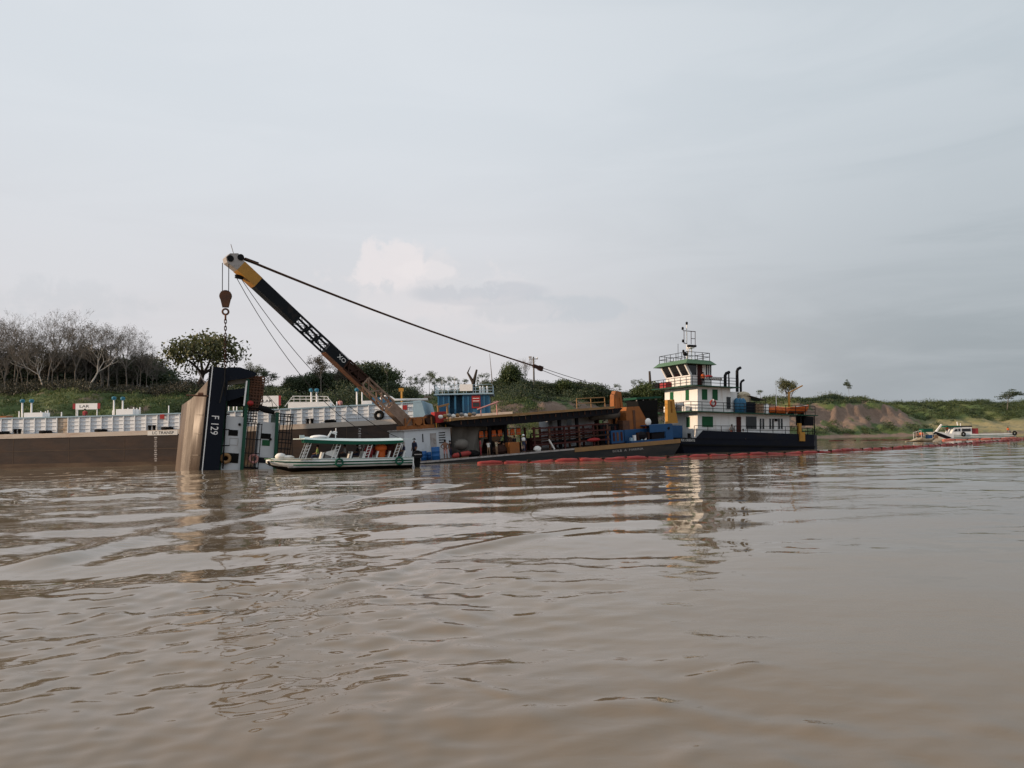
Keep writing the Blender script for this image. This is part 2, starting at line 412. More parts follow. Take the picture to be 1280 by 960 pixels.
mxc = n_.new('ShaderNodeMix'); mxc.data_type = 'RGBA'; mxc.inputs[6].default_value = (.158, .115, .083, 1); mxc.inputs[7].default_value = (.192, .150, .090, 1)
l_.new(nzc.outputs[0], mxc.inputs[0]); l_.new(mxc.outputs[2], b_.inputs['Base Color'])
mpw = n_.new('ShaderNodeMapping'); mpw.inputs['Scale'].default_value = (1.0, 1.9, 1.0); mpw.inputs['Rotation'].default_value = (0, 0, .15); l_.new(tc_.outputs['Object'], mpw.inputs[0])
nb1 = n_.new('ShaderNodeTexNoise'); nb1.inputs['Scale'].default_value = 2.6; nb1.inputs['Detail'].default_value = 3.5; nb1.inputs['Distortion'].default_value = .5; l_.new(mpw.outputs[0], nb1.inputs['Vector'])
nmask = n_.new('ShaderNodeTexNoise'); nmask.inputs['Scale'].default_value = .11; nmask.inputs['Detail'].default_value = 3; l_.new(tc_.outputs['Object'], nmask.inputs['Vector'])
mrm = n_.new('ShaderNodeMapRange'); mrm.inputs[1].default_value = .42; mrm.inputs[2].default_value = .66; mrm.inputs[3].default_value = .03; mrm.inputs[4].default_value = .32; l_.new(nmask.outputs[0], mrm.inputs[0])
bp_ = n_.new('ShaderNodeBump'); bp_.inputs['Distance'].default_value = .03; l_.new(mrm.outputs[0], bp_.inputs['Strength']); l_.new(nb1.outputs[0], bp_.inputs['Height'])
l_.new(bp_.outputs[0], b_.inputs['Normal'])
wo_ = link('river_water', np_mesh('river_water', wv, wf, True), wm); wo_['kind'] = 'structure'

# ------------------------------------------------------------------ river bank
SX = [-700, -100, -50, -10, 25, 55, 85, 120, 170, 300, 700]
SY = [125, 108, 110, 121, 143, 186, 226, 236, 254, 300, 440]
def vnoise(x, y, s, seed=0):
    g = np.random.default_rng(seed); z = np.zeros_like(x, dtype=float)
    for k in range(9):
        th = g.uniform(0, 6.28); f = 2*math.pi/s*g.uniform(.6, 1.7)
        z += np.sin(f*(x*math.cos(th)+y*math.sin(th))+g.uniform(0, 6.28)+.8*np.sin(f*.43*(y*math.cos(th)-x*math.sin(th))))
    return z/3.
def shore(x):
    xs = np.asarray(x, float)
    return sum(np.interp(xs+o, SX, SY) for o in (-9, -4.5, 0, 4.5, 9))/5 + 1.6*vnoise(xs, xs*0, 23, 5)
def bank_h(x, y):
    x = np.asarray(x, float); y = np.asarray(y, float)
    sl_ = (shore(x+3)-shore(x-3))/6; d = (y-shore(x))/np.sqrt(1+sl_**2)
    cut = np.interp(x, [-80, -20, 0, 25, 60, 76, 126, 142], [.1, .2, .8, .7, .6, 1, 1, 0.])      # eroded cliff
    flat = np.interp(x, [122, 146], [0, 1.])                                                         # grassy flat in front of the rise
    d2 = d + (1.0*vnoise(x, y, 15, 2)+.55*vnoise(x, y, 4.2, 3))*np.clip(d/6, 0, 1)
    slope = np.interp(d2, [-6, 0, 3, 10, 20, 31, 40], [-1.5, 0, .5, 3.2, 7.6, 11.6, 12.2])
    cliff = np.interp(d2, [-6, 0, 4, 10, 14, 17, 24, 40], [-1.5, 0, 1.2, 4.0, 6.2, 10.4, 11.7, 12.2])
    beach = np.interp(d2, [-6, 0, 8, 28, 36, 60, 80], [-1.5, 0, 1.2, 3.2, 5.0, 11.8, 12.6])
    h = slope*(1-cut)+cliff*cut; h = h*(1-flat)+beach*flat
    h = h*np.interp(x, [-75, -45, 45, 85], [1, .88, .87, 1.])
    h = h + .75*vnoise(x, x*0+3, 47, 61)*np.clip((d-18)/16, 0, 1)*np.interp(x, [40, 70], [.3, 1])
    return h + (.35*vnoise(x, y, 9, 8)+.18*vnoise(x, y, 3.1, 9))*np.clip(d/5, 0, 1), d, cut, flat
tx = np.concatenate([np.linspace(-600, -130, 90), np.linspace(-128, 190, 420), np.linspace(193, 700, 90)])
td = np.concatenate([np.linspace(-6, 44, 74), np.linspace(46, 90, 22), np.geomspace(95, 4000, 26)])
TX, TD = np.meshgrid(tx, td); slx = (shore(TX+3)-shore(TX-3))/6
TY = shore(TX)+TD*np.sqrt(1+slx**2)
TZ, DD, CUT, FL = bank_h(TX, TY)
tv = np.stack([TX, TY, TZ], -1).reshape(-1, 3); a_, c_ = TX.shape
i2, j3 = np.meshgrid(np.arange(a_-1), np.arange(c_-1), indexing='ij')
tf = np.stack([i2*c_+j3, i2*c_+j3+1, (i2+1)*c_+j3+1, (i2+1)*c_+j3], -1).reshape(-1, 4)
me = np_mesh('river_bank', tv, tf, True)
earth = np.clip(CUT*1.1*np.exp(-((TZ-6.8)/3.6)**2)+.35*vnoise(TX, TY, 8, 31)+np.exp(-(TZ/.7)**2)*1.0-.05, 0, 1)*(1-.5*FL)
dry = np.clip(FL*np.exp(-((TZ-2.5)/2.4)**2)*1.25+.2*vnoise(TX, TY, 12, 33), 0, 1)
for nm, arr in (('earth', earth), ('dry', dry)):
    at_ = me.attributes.new(nm, 'FLOAT', 'POINT'); at_.data.foreach_set('value', arr.ravel().astype(np.float32))
gm = bpy.data.materials.new('bank_soil_and_grass'); gm.use_nodes = True
n_, l_ = gm.node_tree.nodes, gm.node_tree.links; b_ = n_['Principled BSDF']; b_.inputs['Roughness'].default_value = .95
tc_ = n_.new('ShaderNodeTexCoord')
def gnoise(s, d=6):
    q = n_.new('ShaderNodeTexNoise'); q.inputs['Scale'].default_value = s; q.inputs['Detail'].default_value = d; q.inputs['Roughness'].default_value = .65; l_.new(tc_.outputs['Object'], q.inputs['Vector']); return q.outputs[0]
def gmix(f, a, b):
    q = n_.new('ShaderNodeMix'); q.data_type = 'RGBA'
    for s, x in ((q.inputs[0], f), (q.inputs[6], a), (q.inputs[7], b)):
        if isinstance(x, tuple): s.default_value = (*x, 1)
        else: l_.new(x, s)
    return q.outputs[2]
grass = gmix(gnoise(.25), (.035, .062, .018), (.085, .125, .035))
dirt = gmix(gnoise(.8), (.12, .08, .06), (.25, .18, .135))
dryc = gmix(gnoise(.5), (.20, .18, .085), (.30, .25, .13))
ae = n_.new('ShaderNodeAttribute'); ae.attribute_name = 'earth'; ad = n_.new('ShaderNodeAttribute'); ad.attribute_name = 'dry'
nq = gnoise(.7, 8)
mm = n_.new('ShaderNodeMath'); mm.operation = 'ADD'; l_.new(ae.outputs['Fac'], mm.inputs[0]); l_.new(nq, mm.inputs[1])
mr = n_.new('ShaderNodeMapRange'); mr.inputs[1].default_value = .75; mr.inputs[2].default_value = 1.05; l_.new(mm.outputs[0], mr.inputs[0])
cg = gmix(ad.outputs['Fac'], grass, dryc); cg = gmix(mr.outputs[0], cg, dirt); l_.new(cg, b_.inputs['Base Color'])
bq = n_.new('ShaderNodeBump'); bq.inputs['Strength'].default_value = .8; bq.inputs['Distance'].default_value = .4; l_.new(gnoise(1.5, 8), bq.inputs['Height']); l_.new(bq.outputs[0], b_.inputs['Normal'])
bk = link('river_bank', me, gm); bk['kind'] = 'structure'

# ------------------------------------------------------------------ vegetation
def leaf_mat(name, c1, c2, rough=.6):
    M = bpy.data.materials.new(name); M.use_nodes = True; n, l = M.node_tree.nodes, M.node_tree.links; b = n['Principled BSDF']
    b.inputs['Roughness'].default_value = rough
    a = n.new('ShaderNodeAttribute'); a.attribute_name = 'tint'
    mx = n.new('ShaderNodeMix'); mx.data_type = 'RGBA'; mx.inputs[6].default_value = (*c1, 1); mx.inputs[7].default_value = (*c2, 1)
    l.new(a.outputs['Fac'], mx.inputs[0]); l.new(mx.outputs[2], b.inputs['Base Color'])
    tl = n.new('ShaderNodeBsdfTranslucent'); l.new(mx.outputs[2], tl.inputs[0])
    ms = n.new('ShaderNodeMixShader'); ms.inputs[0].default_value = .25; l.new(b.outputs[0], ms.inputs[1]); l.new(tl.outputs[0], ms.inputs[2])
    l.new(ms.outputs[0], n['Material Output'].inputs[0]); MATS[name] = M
leaf_mat('leaf_green', (.025, .045, .014), (.085, .115, .03))
leaf_mat('leaf_dark', (.026, .042, .02), (.064, .088, .036))
leaf_mat('leaf_olive', (.05, .058, .022), (.12, .125, .045))
leaf_mat('leaf_brown', (.05, .046, .034), (.115, .096, .066))  # lightened to stand in for haze over the far wood
leaf_mat('leaf_shade', (.03, .031, .02), (.07, .066, .04))  # dark undergrowth tone, raised in place of distance haze
leaf_mat('leaf_scrub', (.028, .05, .018), (.09, .115, .038))
leaf_mat('grass_blade', (.04, .07, .018), (.12, .15, .045))
mat('bark_grey', (.15, .135, .12), .9, var=.3, sc_=1.5)  # bark colour also carries the haze, as a lighter grey
mat('bark_dark', (.055, .045, .038), .9, var=.3, sc_=1.5)
mat('bark_pale', (.42, .39, .35), .85, var=.25, sc_=1.2)

def leaves_mesh(name, cen, size, g, asp=.55, flat=0.0, tint=None):
    n = len(cen); d = g.normal(size=(n, 3)); d[:, 2] *= (1-flat); d /= np.linalg.norm(d, axis=1)[:, None]
    e = g.normal(size=(n, 3)); e[:, 2] *= (1-flat); e -= d*np.sum(e*d, 1)[:, None]; e /= np.linalg.norm(e, axis=1)[:, None]
    s = size*g.uniform(.55, 1.35, n); a = d*s[:, None]; b = e*(s*asp)[:, None]
    v = np.stack([cen-a, cen-b*.9+a*.1, cen+a, cen+b*.9+a*.1], 1).reshape(-1, 3); f = np.arange(n*4).reshape(n, 4)
    me = np_mesh(name, v, f)
    t = g.uniform(0, 1, n) if tint is None else np.clip(tint+g.uniform(-.25, .25, n), 0, 1)
    q = me.attributes.new('tint', 'FLOAT', 'POINT'); q.data.foreach_set('value', np.repeat(t, 4).astype(np.float32))
    return me

def gen_tree(kind, seed):
    """returns (branch MB, leaf mesh or None) for a tree of height 1 m * its real height h0"""
    g = np.random.default_rng(seed); rnd = random.Random(seed); mb = MB(); tips = []
    P = {'bare':  dict(h=15, tr=.42, r=.17, lv=6, ch=(3, 4), ang=34, sh=.66, lean=.05),
         'pale':  dict(h=12, tr=.35, r=.20, lv=4, ch=(2, 3), ang=38, sh=.72, lean=.35),
         'leafy': dict(h=13, tr=.38, r=.26, lv=4, ch=(3, 4), ang=44, sh=.66, lean=.04),
         'dense': dict(h=10, tr=.20, r=.22, lv=4, ch=(4, 5), ang=52, sh=.80, lean=.04),
         'round': dict(h=13, tr=.17, r=.28, lv=5, ch=(3, 4), ang=56, sh=.72, lean=.04),
         'thin':  dict(h=10, tr=.62, r=.10, lv=3, ch=(3, 4), ang=52, sh=.42, lean=.05),
         'umb':   dict(h=9, tr=.62, r=.12, lv=3, ch=(4, 5), ang=66, sh=.5, lean=.06)}[kind]
    def grow(p, d, L, r, lv):
        ns = 4 if lv == 0 else 2; pts = [p]; q = p
        for i in range(ns):
            d = (d+Vector((rnd.gauss(0, .09), rnd.gauss(0, .09), rnd.gauss(.03, .05)))*(1+.4*lv)).normalized()
            q = q+d*L/ns; pts.append(q)
        rr = [r*(1-.42*i/ns) for i in range(ns+1)]
        mb.tube(pts, rr, 7 if lv == 0 else (5 if lv < 2 else 3), cap=False)
        if lv >= P['lv']-2: tips.append((q, lv))
        if lv >= P['lv']-1: return
        k = rnd.randint(*P['ch'])+(1 if lv == 0 else 0); a0 = rnd.uniform(0, 6.28)
        for i in range(k):
            t = 1.0 if i < 2 else rnd.uniform(.45, .95); base = pts[0].lerp(pts[-1], t) if lv else pts[-1].lerp(pts[-2], (1-t)*1.2)
            az = a0+i*2*math.pi/k+rnd.uniform(-.4, .4); an = R(P['ang'])*rnd.uniform(.55, 1.25)
            ax = d.orthogonal().normalized(); ax.rotate(Quaternion(d, az)); nd = d.copy(); nd.rotate(Quaternion(ax, an))
            nd.z += .12; nd.normalize()
            grow(base, nd, L*P['sh']*rnd.uniform(.7, 1.15), max(.012, r*.52), lv+1)
    grow(Vector((0, 0, -.4)), Vector((P['lean'], 0, 1)).normalized(), P['h']*P['tr'], P['r'], 0)
    cen = []
    for q, lv in tips:
        if kind == 'bare': k, rad = (3 if rnd.random() < .45 else 0), .45
        elif kind == 'pale': k, rad = (4 if rnd.random() < .4 else 0), .6
        elif kind == 'leafy': k, rad = rnd.choice((24, 44, 64)), .95
        elif kind == 'round': k, rad = rnd.choice((3, 12, 22)), .8
        elif kind == 'dense': k, rad = rnd.choice((30, 55, 75)), 1.1
        elif kind == 'thin': k, rad = rnd.choice((24, 44, 60)), .62
        else: k, rad = rnd.choice((50, 70)), .85
        if not k: continue
        o = np.clip(g.normal(size=(k, 3)), -1.7, 1.7)*rad*.6; o[:, 2] *= (.32 if kind == 'umb' else .62); cen.append(np.array(q)+o)
    zmax = max(v[2] for v in mb.v)
    cen = np.concatenate(cen) if cen else None
    if cen is not None: zmax = max(zmax, cen[:, 2].max())
    sz = {'bare': .09, 'pale': .11, 'leafy': .17, 'round': .17, 'dense': .175, 'thin': .15, 'umb': .17}[kind]
    lm = leaves_mesh('crown', cen, sz, g) if cen is not None else None
    tm = bpy.data.meshes.new('trunk'); tm.from_pydata(mb.v, [], mb.f); tm.polygons.foreach_set('use_smooth', [True]*len(tm.polygons))
    wd = max(abs(v[0]) for v in mb.v)
    return tm, lm, zmax, wd
TREES = {}
def tree_proto(kind, leaf, bark, nvar):
    out = []
    for i in range(nvar):
        tm, lm, zm, wd = gen_tree(kind, 100+i*17+len(TREES)*7)
        tm.materials.append(MATS[bark])
        if lm: lm.materials.append(MATS[leaf])
        out.append((tm, lm, zm, wd))
    TREES[(kind, leaf)] = out
for kk, lf, bk_, nv in (('bare', 'leaf_brown', 'bark_grey', 5), ('pale', 'leaf_olive', 'bark_pale', 2), ('leafy', 'leaf_olive', 'bark_dark', 3), ('round', 'leaf_olive', 'bark_dark', 1), ('leafy', 'leaf_brown', 'bark_grey', 3),
                        ('dense', 'leaf_dark', 'bark_dark', 4), ('dense', 'leaf_green', 'bark_dark', 3), ('thin', 'leaf_green', 'bark_grey', 3), ('umb', 'leaf_dark', 'bark_grey', 2)):
    tree_proto(kk, lf, bk_, nv)
TNAME = {'bare': 'bare_tree', 'pale': 'pale_barked_tree', 'leafy': 'broadleaf_tree', 'round': 'broadleaf_tree', 'dense': 'dense_tree', 'thin': 'slender_tree', 'umb': 'umbrella_tree'}
def tree(kind, leaf, px, top, D, label, group=None, wide=None, var=None, rz=None):
    p = at(px, 500, D); z = float(bank_h(p.x, p.y)[0]); h = at(px, top, D).z-z
    tm, lm, zm, wd = TREES[(kind, leaf)][random.randrange(len(TREES[(kind, leaf)])) if var is None else var]
    s = h/zm; sx = s if wide is None else s*wide
    e = thing(TNAME[kind], label, 'tree', Matrix.Translation((p.x, p.y, z)) @ Matrix.Rotation(random.uniform(0, 6.28) if rz is None else rz, 4, 'Z') @ Matrix.Diagonal((sx, sx, s, 1)), group)
    link('trunk', tm, None, e)
    if lm: link('crown', lm, None, e)
    return e
GL = 'leafless grey trees behind the long barge'
LB = 'leafless grey tree in the wood on the bank behind the long white-sided barge'
for px, top, D in ((-62, 402, 150), (-38, 396, 146), (-14, 398, 144), (18, 392, 147), (34, 430, 140), (82, 408, 150), (108, 404, 152), (134, 398, 149), (158, 412, 147), (174, 428, 150), (190, 452, 154), (6, 440, 141), (-50, 430, 156), (150, 440, 160), (98, 430, 160), (-26, 404, 152), (4, 402, 153), (30, 398, 152), (44, 404, 157), (70, 400, 156), (92, 406, 145), (120, 402, 158), (146, 408, 155), (166, 420, 158), (182, 440, 148), (64, 424, 142), (126, 426, 143), (196, 448, 160), (20, 420, 143)):
    tree('bare', 'leaf_brown', px, top, D, LB, GL, wide=random.uniform(.85, 1.15))
tree('bare', 'leaf_brown', 57, 381, 145, 'tallest leafless grey tree in the wood behind the long barge', wide=.9)
tree('pale', 'leaf_olive', 109, 428, 141, 'pale-trunked leaning tree forking low at the edge of the wood', rz=.15, var=0)
tree('pale', 'leaf_olive', 56, 440, 141, 'pale-trunked crooked tree under the tallest leafless tree', rz=2.9, var=1)
GD = 'brownish half-bare trees filling the wood'; LD = 'brownish half-bare tree filling the wood behind the long barge'
for i in range(26):
    tree('leafy', 'leaf_brown', -75+i*10.6+random.uniform(-4, 4), 437+random.uniform(-14, 12) + (6 if i > 22 else 0), random.uniform(150, 172), LD, GD, wide=1.1)
GF = 'dark evergreen trees at the back of the wood'; LF = 'dark evergreen tree at the back of the wood behind the barge'
for i in range(20):
    tree('dense', 'leaf_dark', -70+i*14+random.uniform(-4, 4), 452+random.uniform(-8, 10), random.uniform(160, 180), LF, GF, wide=1.25)
tree('round', 'leaf_olive', 245, 408, 146, 'large airy olive-green broadleaf tree behind the hoisted sunken tug', wide=.95, var=0, rz=.6)
tree('leafy', 'leaf_olive', 318, 452, 160, 'small airy tree just beyond the dark upturned bulwark', wide=.9, var=1)
tree('umb', 'leaf_dark', 337, 461, 158, 'small flat-topped tree beside the crane cables', wide=.8)
LM = 'dense green tree on the bank behind the crane boom and white barge'; GM = 'dense green trees behind the crane boom'
for px, top in ((345, 482), (356, 476), (366, 470), (376, 466), (388, 468), (396, 462), (432, 464), (440, 458), (448, 454), (456, 449), (464, 453), (472, 458), (478, 466), (490, 476), (498, 482), (510, 480), (300, 474), (312, 472), (330, 480), (404, 464), (414, 462), (424, 466), (340, 478)):
    tree('dense', random.choice(('leaf_dark', 'leaf_dark', 'leaf_green')), px, top+random.uniform(-2, 3), random.uniform(148, 160), LM, GM, wide=1.1)
tree('leafy', 'leaf_brown', 402, 443, 147, 'tall vine-hung brownish tree rising behind the crane boom', wide=.75, var=0)
tree('leafy', 'leaf_brown', 420, 448, 150, 'brownish tree half hidden by the dark crane boom', wide=.7, var=1)
tree('thin', 'leaf_green', 484, 452, 150, 'tall sparse sapling standing alone above the boom lattice', wide=.55, var=0)
LP = 'slender tufted tree above the blue deckhouse'; GP = 'slender tufted trees above the blue deckhouse'
for px, top in ((513, 476), (520, 470), (526, 472), (531, 467), (537, 464), (542, 472), (546, 466), (552, 474), (557, 470), (564, 478), (571, 471), (578, 478), (583, 473), (600, 466), (605, 474), (612, 478), (622, 474)):
    tree('thin', 'leaf_green', px, top, random.uniform(160, 172), LP, GP, wide=.9)
tree('dense', 'leaf_green', 640, 451, 172, 'round green tree beside the utility pole', wide=.6, var=0)
tree('bare', 'leaf_brown', 656, 444, 174, 'bare tree between the round green tree and the utility pole', wide=.62, var=1)
LS = 'low dense tree in the thicket behind the crane pontoon'; GS = 'low dense trees in the thicket behind the crane pontoon'
for px, top in ((552, 486), (566, 486), (578, 485), (590, 482), (602, 483), (612, 476), (622, 472), (636, 470), (652, 472), (682, 475), (696, 478), (730, 475), (740, 478), (706, 473), (628, 477), (644, 474), (660, 474), (676, 478), (690, 481), (700, 476), (712, 480), (722, 477), (734, 480), (746, 482), (756, 485), (632, 480), (668, 482), (765, 487), (778, 489)):
    tree('dense', random.choice(('leaf_dark', 'leaf_dark', 'leaf_green')), px, top, random.uniform(168, 186), LS, GS, wide=1.25)
LT = 'green tree on the bank just beyond the tug bow'; GT = 'green trees beyond the tug bow'
for px, top, kd in ((792, 483, 'thin'), (800, 484, 'dense'), (810, 476, 'dense'), (820, 478, 'dense'), (828, 480, 'dense'), (805, 474, 'thin'), (772, 480, 'thin')):
    tree(kd, 'leaf_green', px, top, random.uniform(185, 200), LT, GT, wide=1.1)
tree('round', 'leaf_olive', 985, 471, 252, 'round-topped tree rising behind the tug stern deck', wide=.7, var=0, rz=2.)
tree('thin', 'leaf_green', 951, 487, 250, 'small tufted tree behind the tug awning frame', wide=1.3)
tree('umb', 'leaf_dark', 1062, 474, 255, 'lone spindly tree with two leaf tufts on the eroded bank', wide=.42, var=1)
tree('umb', 'leaf_dark', 1258, 487, 320, 'distant flat-topped tree on the grassy rise beyond the workboats', wide=1.3, var=1)

# dead trunks and a power pole standing clear of the thicket
def on_bank(px, D):
    p = at(px, 500, D); return Vector((p.x, p.y, float(bank_h(p.x, p.y)[0])))
b0 = on_bank(592, 165); t1 = at(586, 458, 165)-b0; t2 = at(596, 462, 165)-b0
e = thing('dead_tree', 'forked dead tree trunk behind the blue deckhouse', 'tree', b0)
MB().tube([(0, 0, -.3), (0, 0, t2.z*.55), (t1.x*1.3, 0, t1.z*.8), (t1.x*.6, 0, t1.z)], [.5, .4, .2, .06], 7).tube([(0, 0, t2.z*.5), (t2.x, 0, t2.z)], [.42, .2], 7).build('trunk', 'bark_dark', e, True)
b0 = on_bank(617, 165); t1 = at(612, 442, 165)-b0
tag(MB().tube([(0, 0, -.3), (t1.x*.5, 0, t1.z*.55), (t1.x, 0, t1.z)], [.16, .1, .04], 6).build('dead_sapling', 'bark_grey', None, True, b0), 'thin bare dead trunk leaning above the thicket', 'dead trunk')
b0 = on_bank(813, 188); t1 = at(813, 464, 188)-b0
tag(MB().tube([(0, 0, -.3), (.1, 0, t1.z*.6), (0, 0, t1.z)], [.42, .34, .26], 7).build('dead_tree', 'bark_dark', None, True, b0), 'thick broken dead trunk beyond the tug bow', 'dead trunk')
b0 = on_bank(668, 176); t1 = at(668, 446, 176)-b0
e = thing('utility_pole', 'utility pole with crossbar above the thicket', 'utility pole', b0)
MB().tube([(0, 0, -.3), (0, 0, t1.z)], [.24, .16], 8).build('pole', 'concrete_pole', e)
MB().cb((0, 0, t1.z-.5), (2.0, .16, .18)).build('crossbar', 'concrete_pole', e)
for s in (-.85, .85): MB().lathe([(.12, 0), (.16, .15), (.1, .3)], (s, 0, t1.z-.41), 8).build('insulator', 'white_plain', e)
MB().cb((-.75, -.1, t1.z-.05), (.7, .5, .28)).build('lamp_head', 'grey_head', e)

# undergrowth and bank grass: nobody could count it
def scatter(n, xr, dr, hr, rad, per, size, g, keep=None, flat=0.0, asp=.55):
    x = g.uniform(*xr, n); d = g.uniform(*dr, n); s = (shore(x+3)-shore(x-3))/6; y = shore(x)+d*np.sqrt(1+s*s); z, _, cut, fl = bank_h(x, y)
    k = np.ones(n, bool) if keep is None else keep(x, d, z, cut, fl); x, y, z = x[k], y[k], z[k]; m = len(x)
    hh = g.uniform(*hr, m)*(.75+.55*np.clip(vnoise(x, y, 26, 51)+.3, -.6, 1.2)); o = np.clip(g.normal(size=(m, per, 3)), -1.6, 1.6)*.5; o[:, :, 2] = g.beta(1.4, 1.8, size=(m, per))
    c = np.stack([x, y, z], 1)[:, None, :]+o*np.stack([rad*g.uniform(.6, 1.3, m), rad*g.uniform(.6, 1.3, m), hh], 1)[:, None, :]
    return leaves_mesh('undergrowth', c.reshape(-1, 3), size, g, asp, flat, np.repeat(np.clip(g.uniform(.1, .7, m)+.3*vnoise(x, y, 30, 71), 0, 1), per))
g = np.random.default_rng(21)
def und(name, me, m, label, cat): me.materials.clear(); o = link(name, me, m); o['kind'] = 'stuff'; tag(o, label, cat)
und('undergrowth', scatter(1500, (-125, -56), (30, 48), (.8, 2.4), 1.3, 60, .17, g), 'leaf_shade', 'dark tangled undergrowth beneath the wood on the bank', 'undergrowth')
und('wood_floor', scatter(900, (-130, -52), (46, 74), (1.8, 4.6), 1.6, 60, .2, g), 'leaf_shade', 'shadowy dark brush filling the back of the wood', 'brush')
und('barge_thicket', scatter(1000, (-58, -20), (20, 56), (1.2, 3.0), 1.4, 60, .18, g), 'leaf_dark', 'low dark thicket on the bank behind the crane boom', 'thicket')
und('thicket', scatter(1000, (-5, 52), (20, 44), (.9, 2.6), 1.4, 64, .18, g, lambda x, d, z, c, f: vnoise(x, d, 13, 47) > -.5), 'leaf_dark', 'dark green thicket covering the bank behind the crane pontoon', 'thicket')
und('creepers', scatter(1700, (-45, 62), (4, 26), (.4, 1.3), 1.0, 26, .17, g, lambda x, d, z, c, f: (vnoise(x, z*2.5, 9, 41) > .05-.5*(z > 8)) & (z > .8)), 'leaf_scrub', 'green creepers hanging over the eroded bank behind the pontoon', 'creepers')
und('bank_scrub', scatter(3000, (55, 142), (3, 34), (.4, 1.5), 1.1, 26, .20, g, lambda x, d, z, c, f: (z > 10.6) | ((vnoise(x, z*3, 11, 43) > -.15) & (z < 3.0+1.4*vnoise(x, x*0, 9, 77)) & (z > .7))), 'leaf_scrub', 'green scrub on the eroded bank beyond the tug stern', 'scrub')
und('rise_scrub', scatter(5200, (108, 290), (36, 84), (.5, 1.9), 1.5, 34, .21, g, lambda x, d, z, c, f: f*z > 3.8), 'leaf_green', 'green scrub covering the rise behind the workboats', 'scrub')
und('crest_reeds', scatter(900, (50, 190), (24, 46), (1.2, 3.0), .6, 16, .34, g, lambda x, d, z, c, f: (z > 10.5) & (vnoise(x, x*0, 16, 44) > -.3), flat=-1.2, asp=.16), 'leaf_olive', 'tall reeds along the crest of the eroded bank', 'reeds')
und('bank_grass', scatter(9000, (-125, 5), (6, 31), (.25, .7), .7, 9, .26, g, lambda x, d, z, c, f: z > 1.2, flat=-1.0, asp=.22), 'grass_blade', 'green grass on the sloping bank behind the long barge', 'grass')

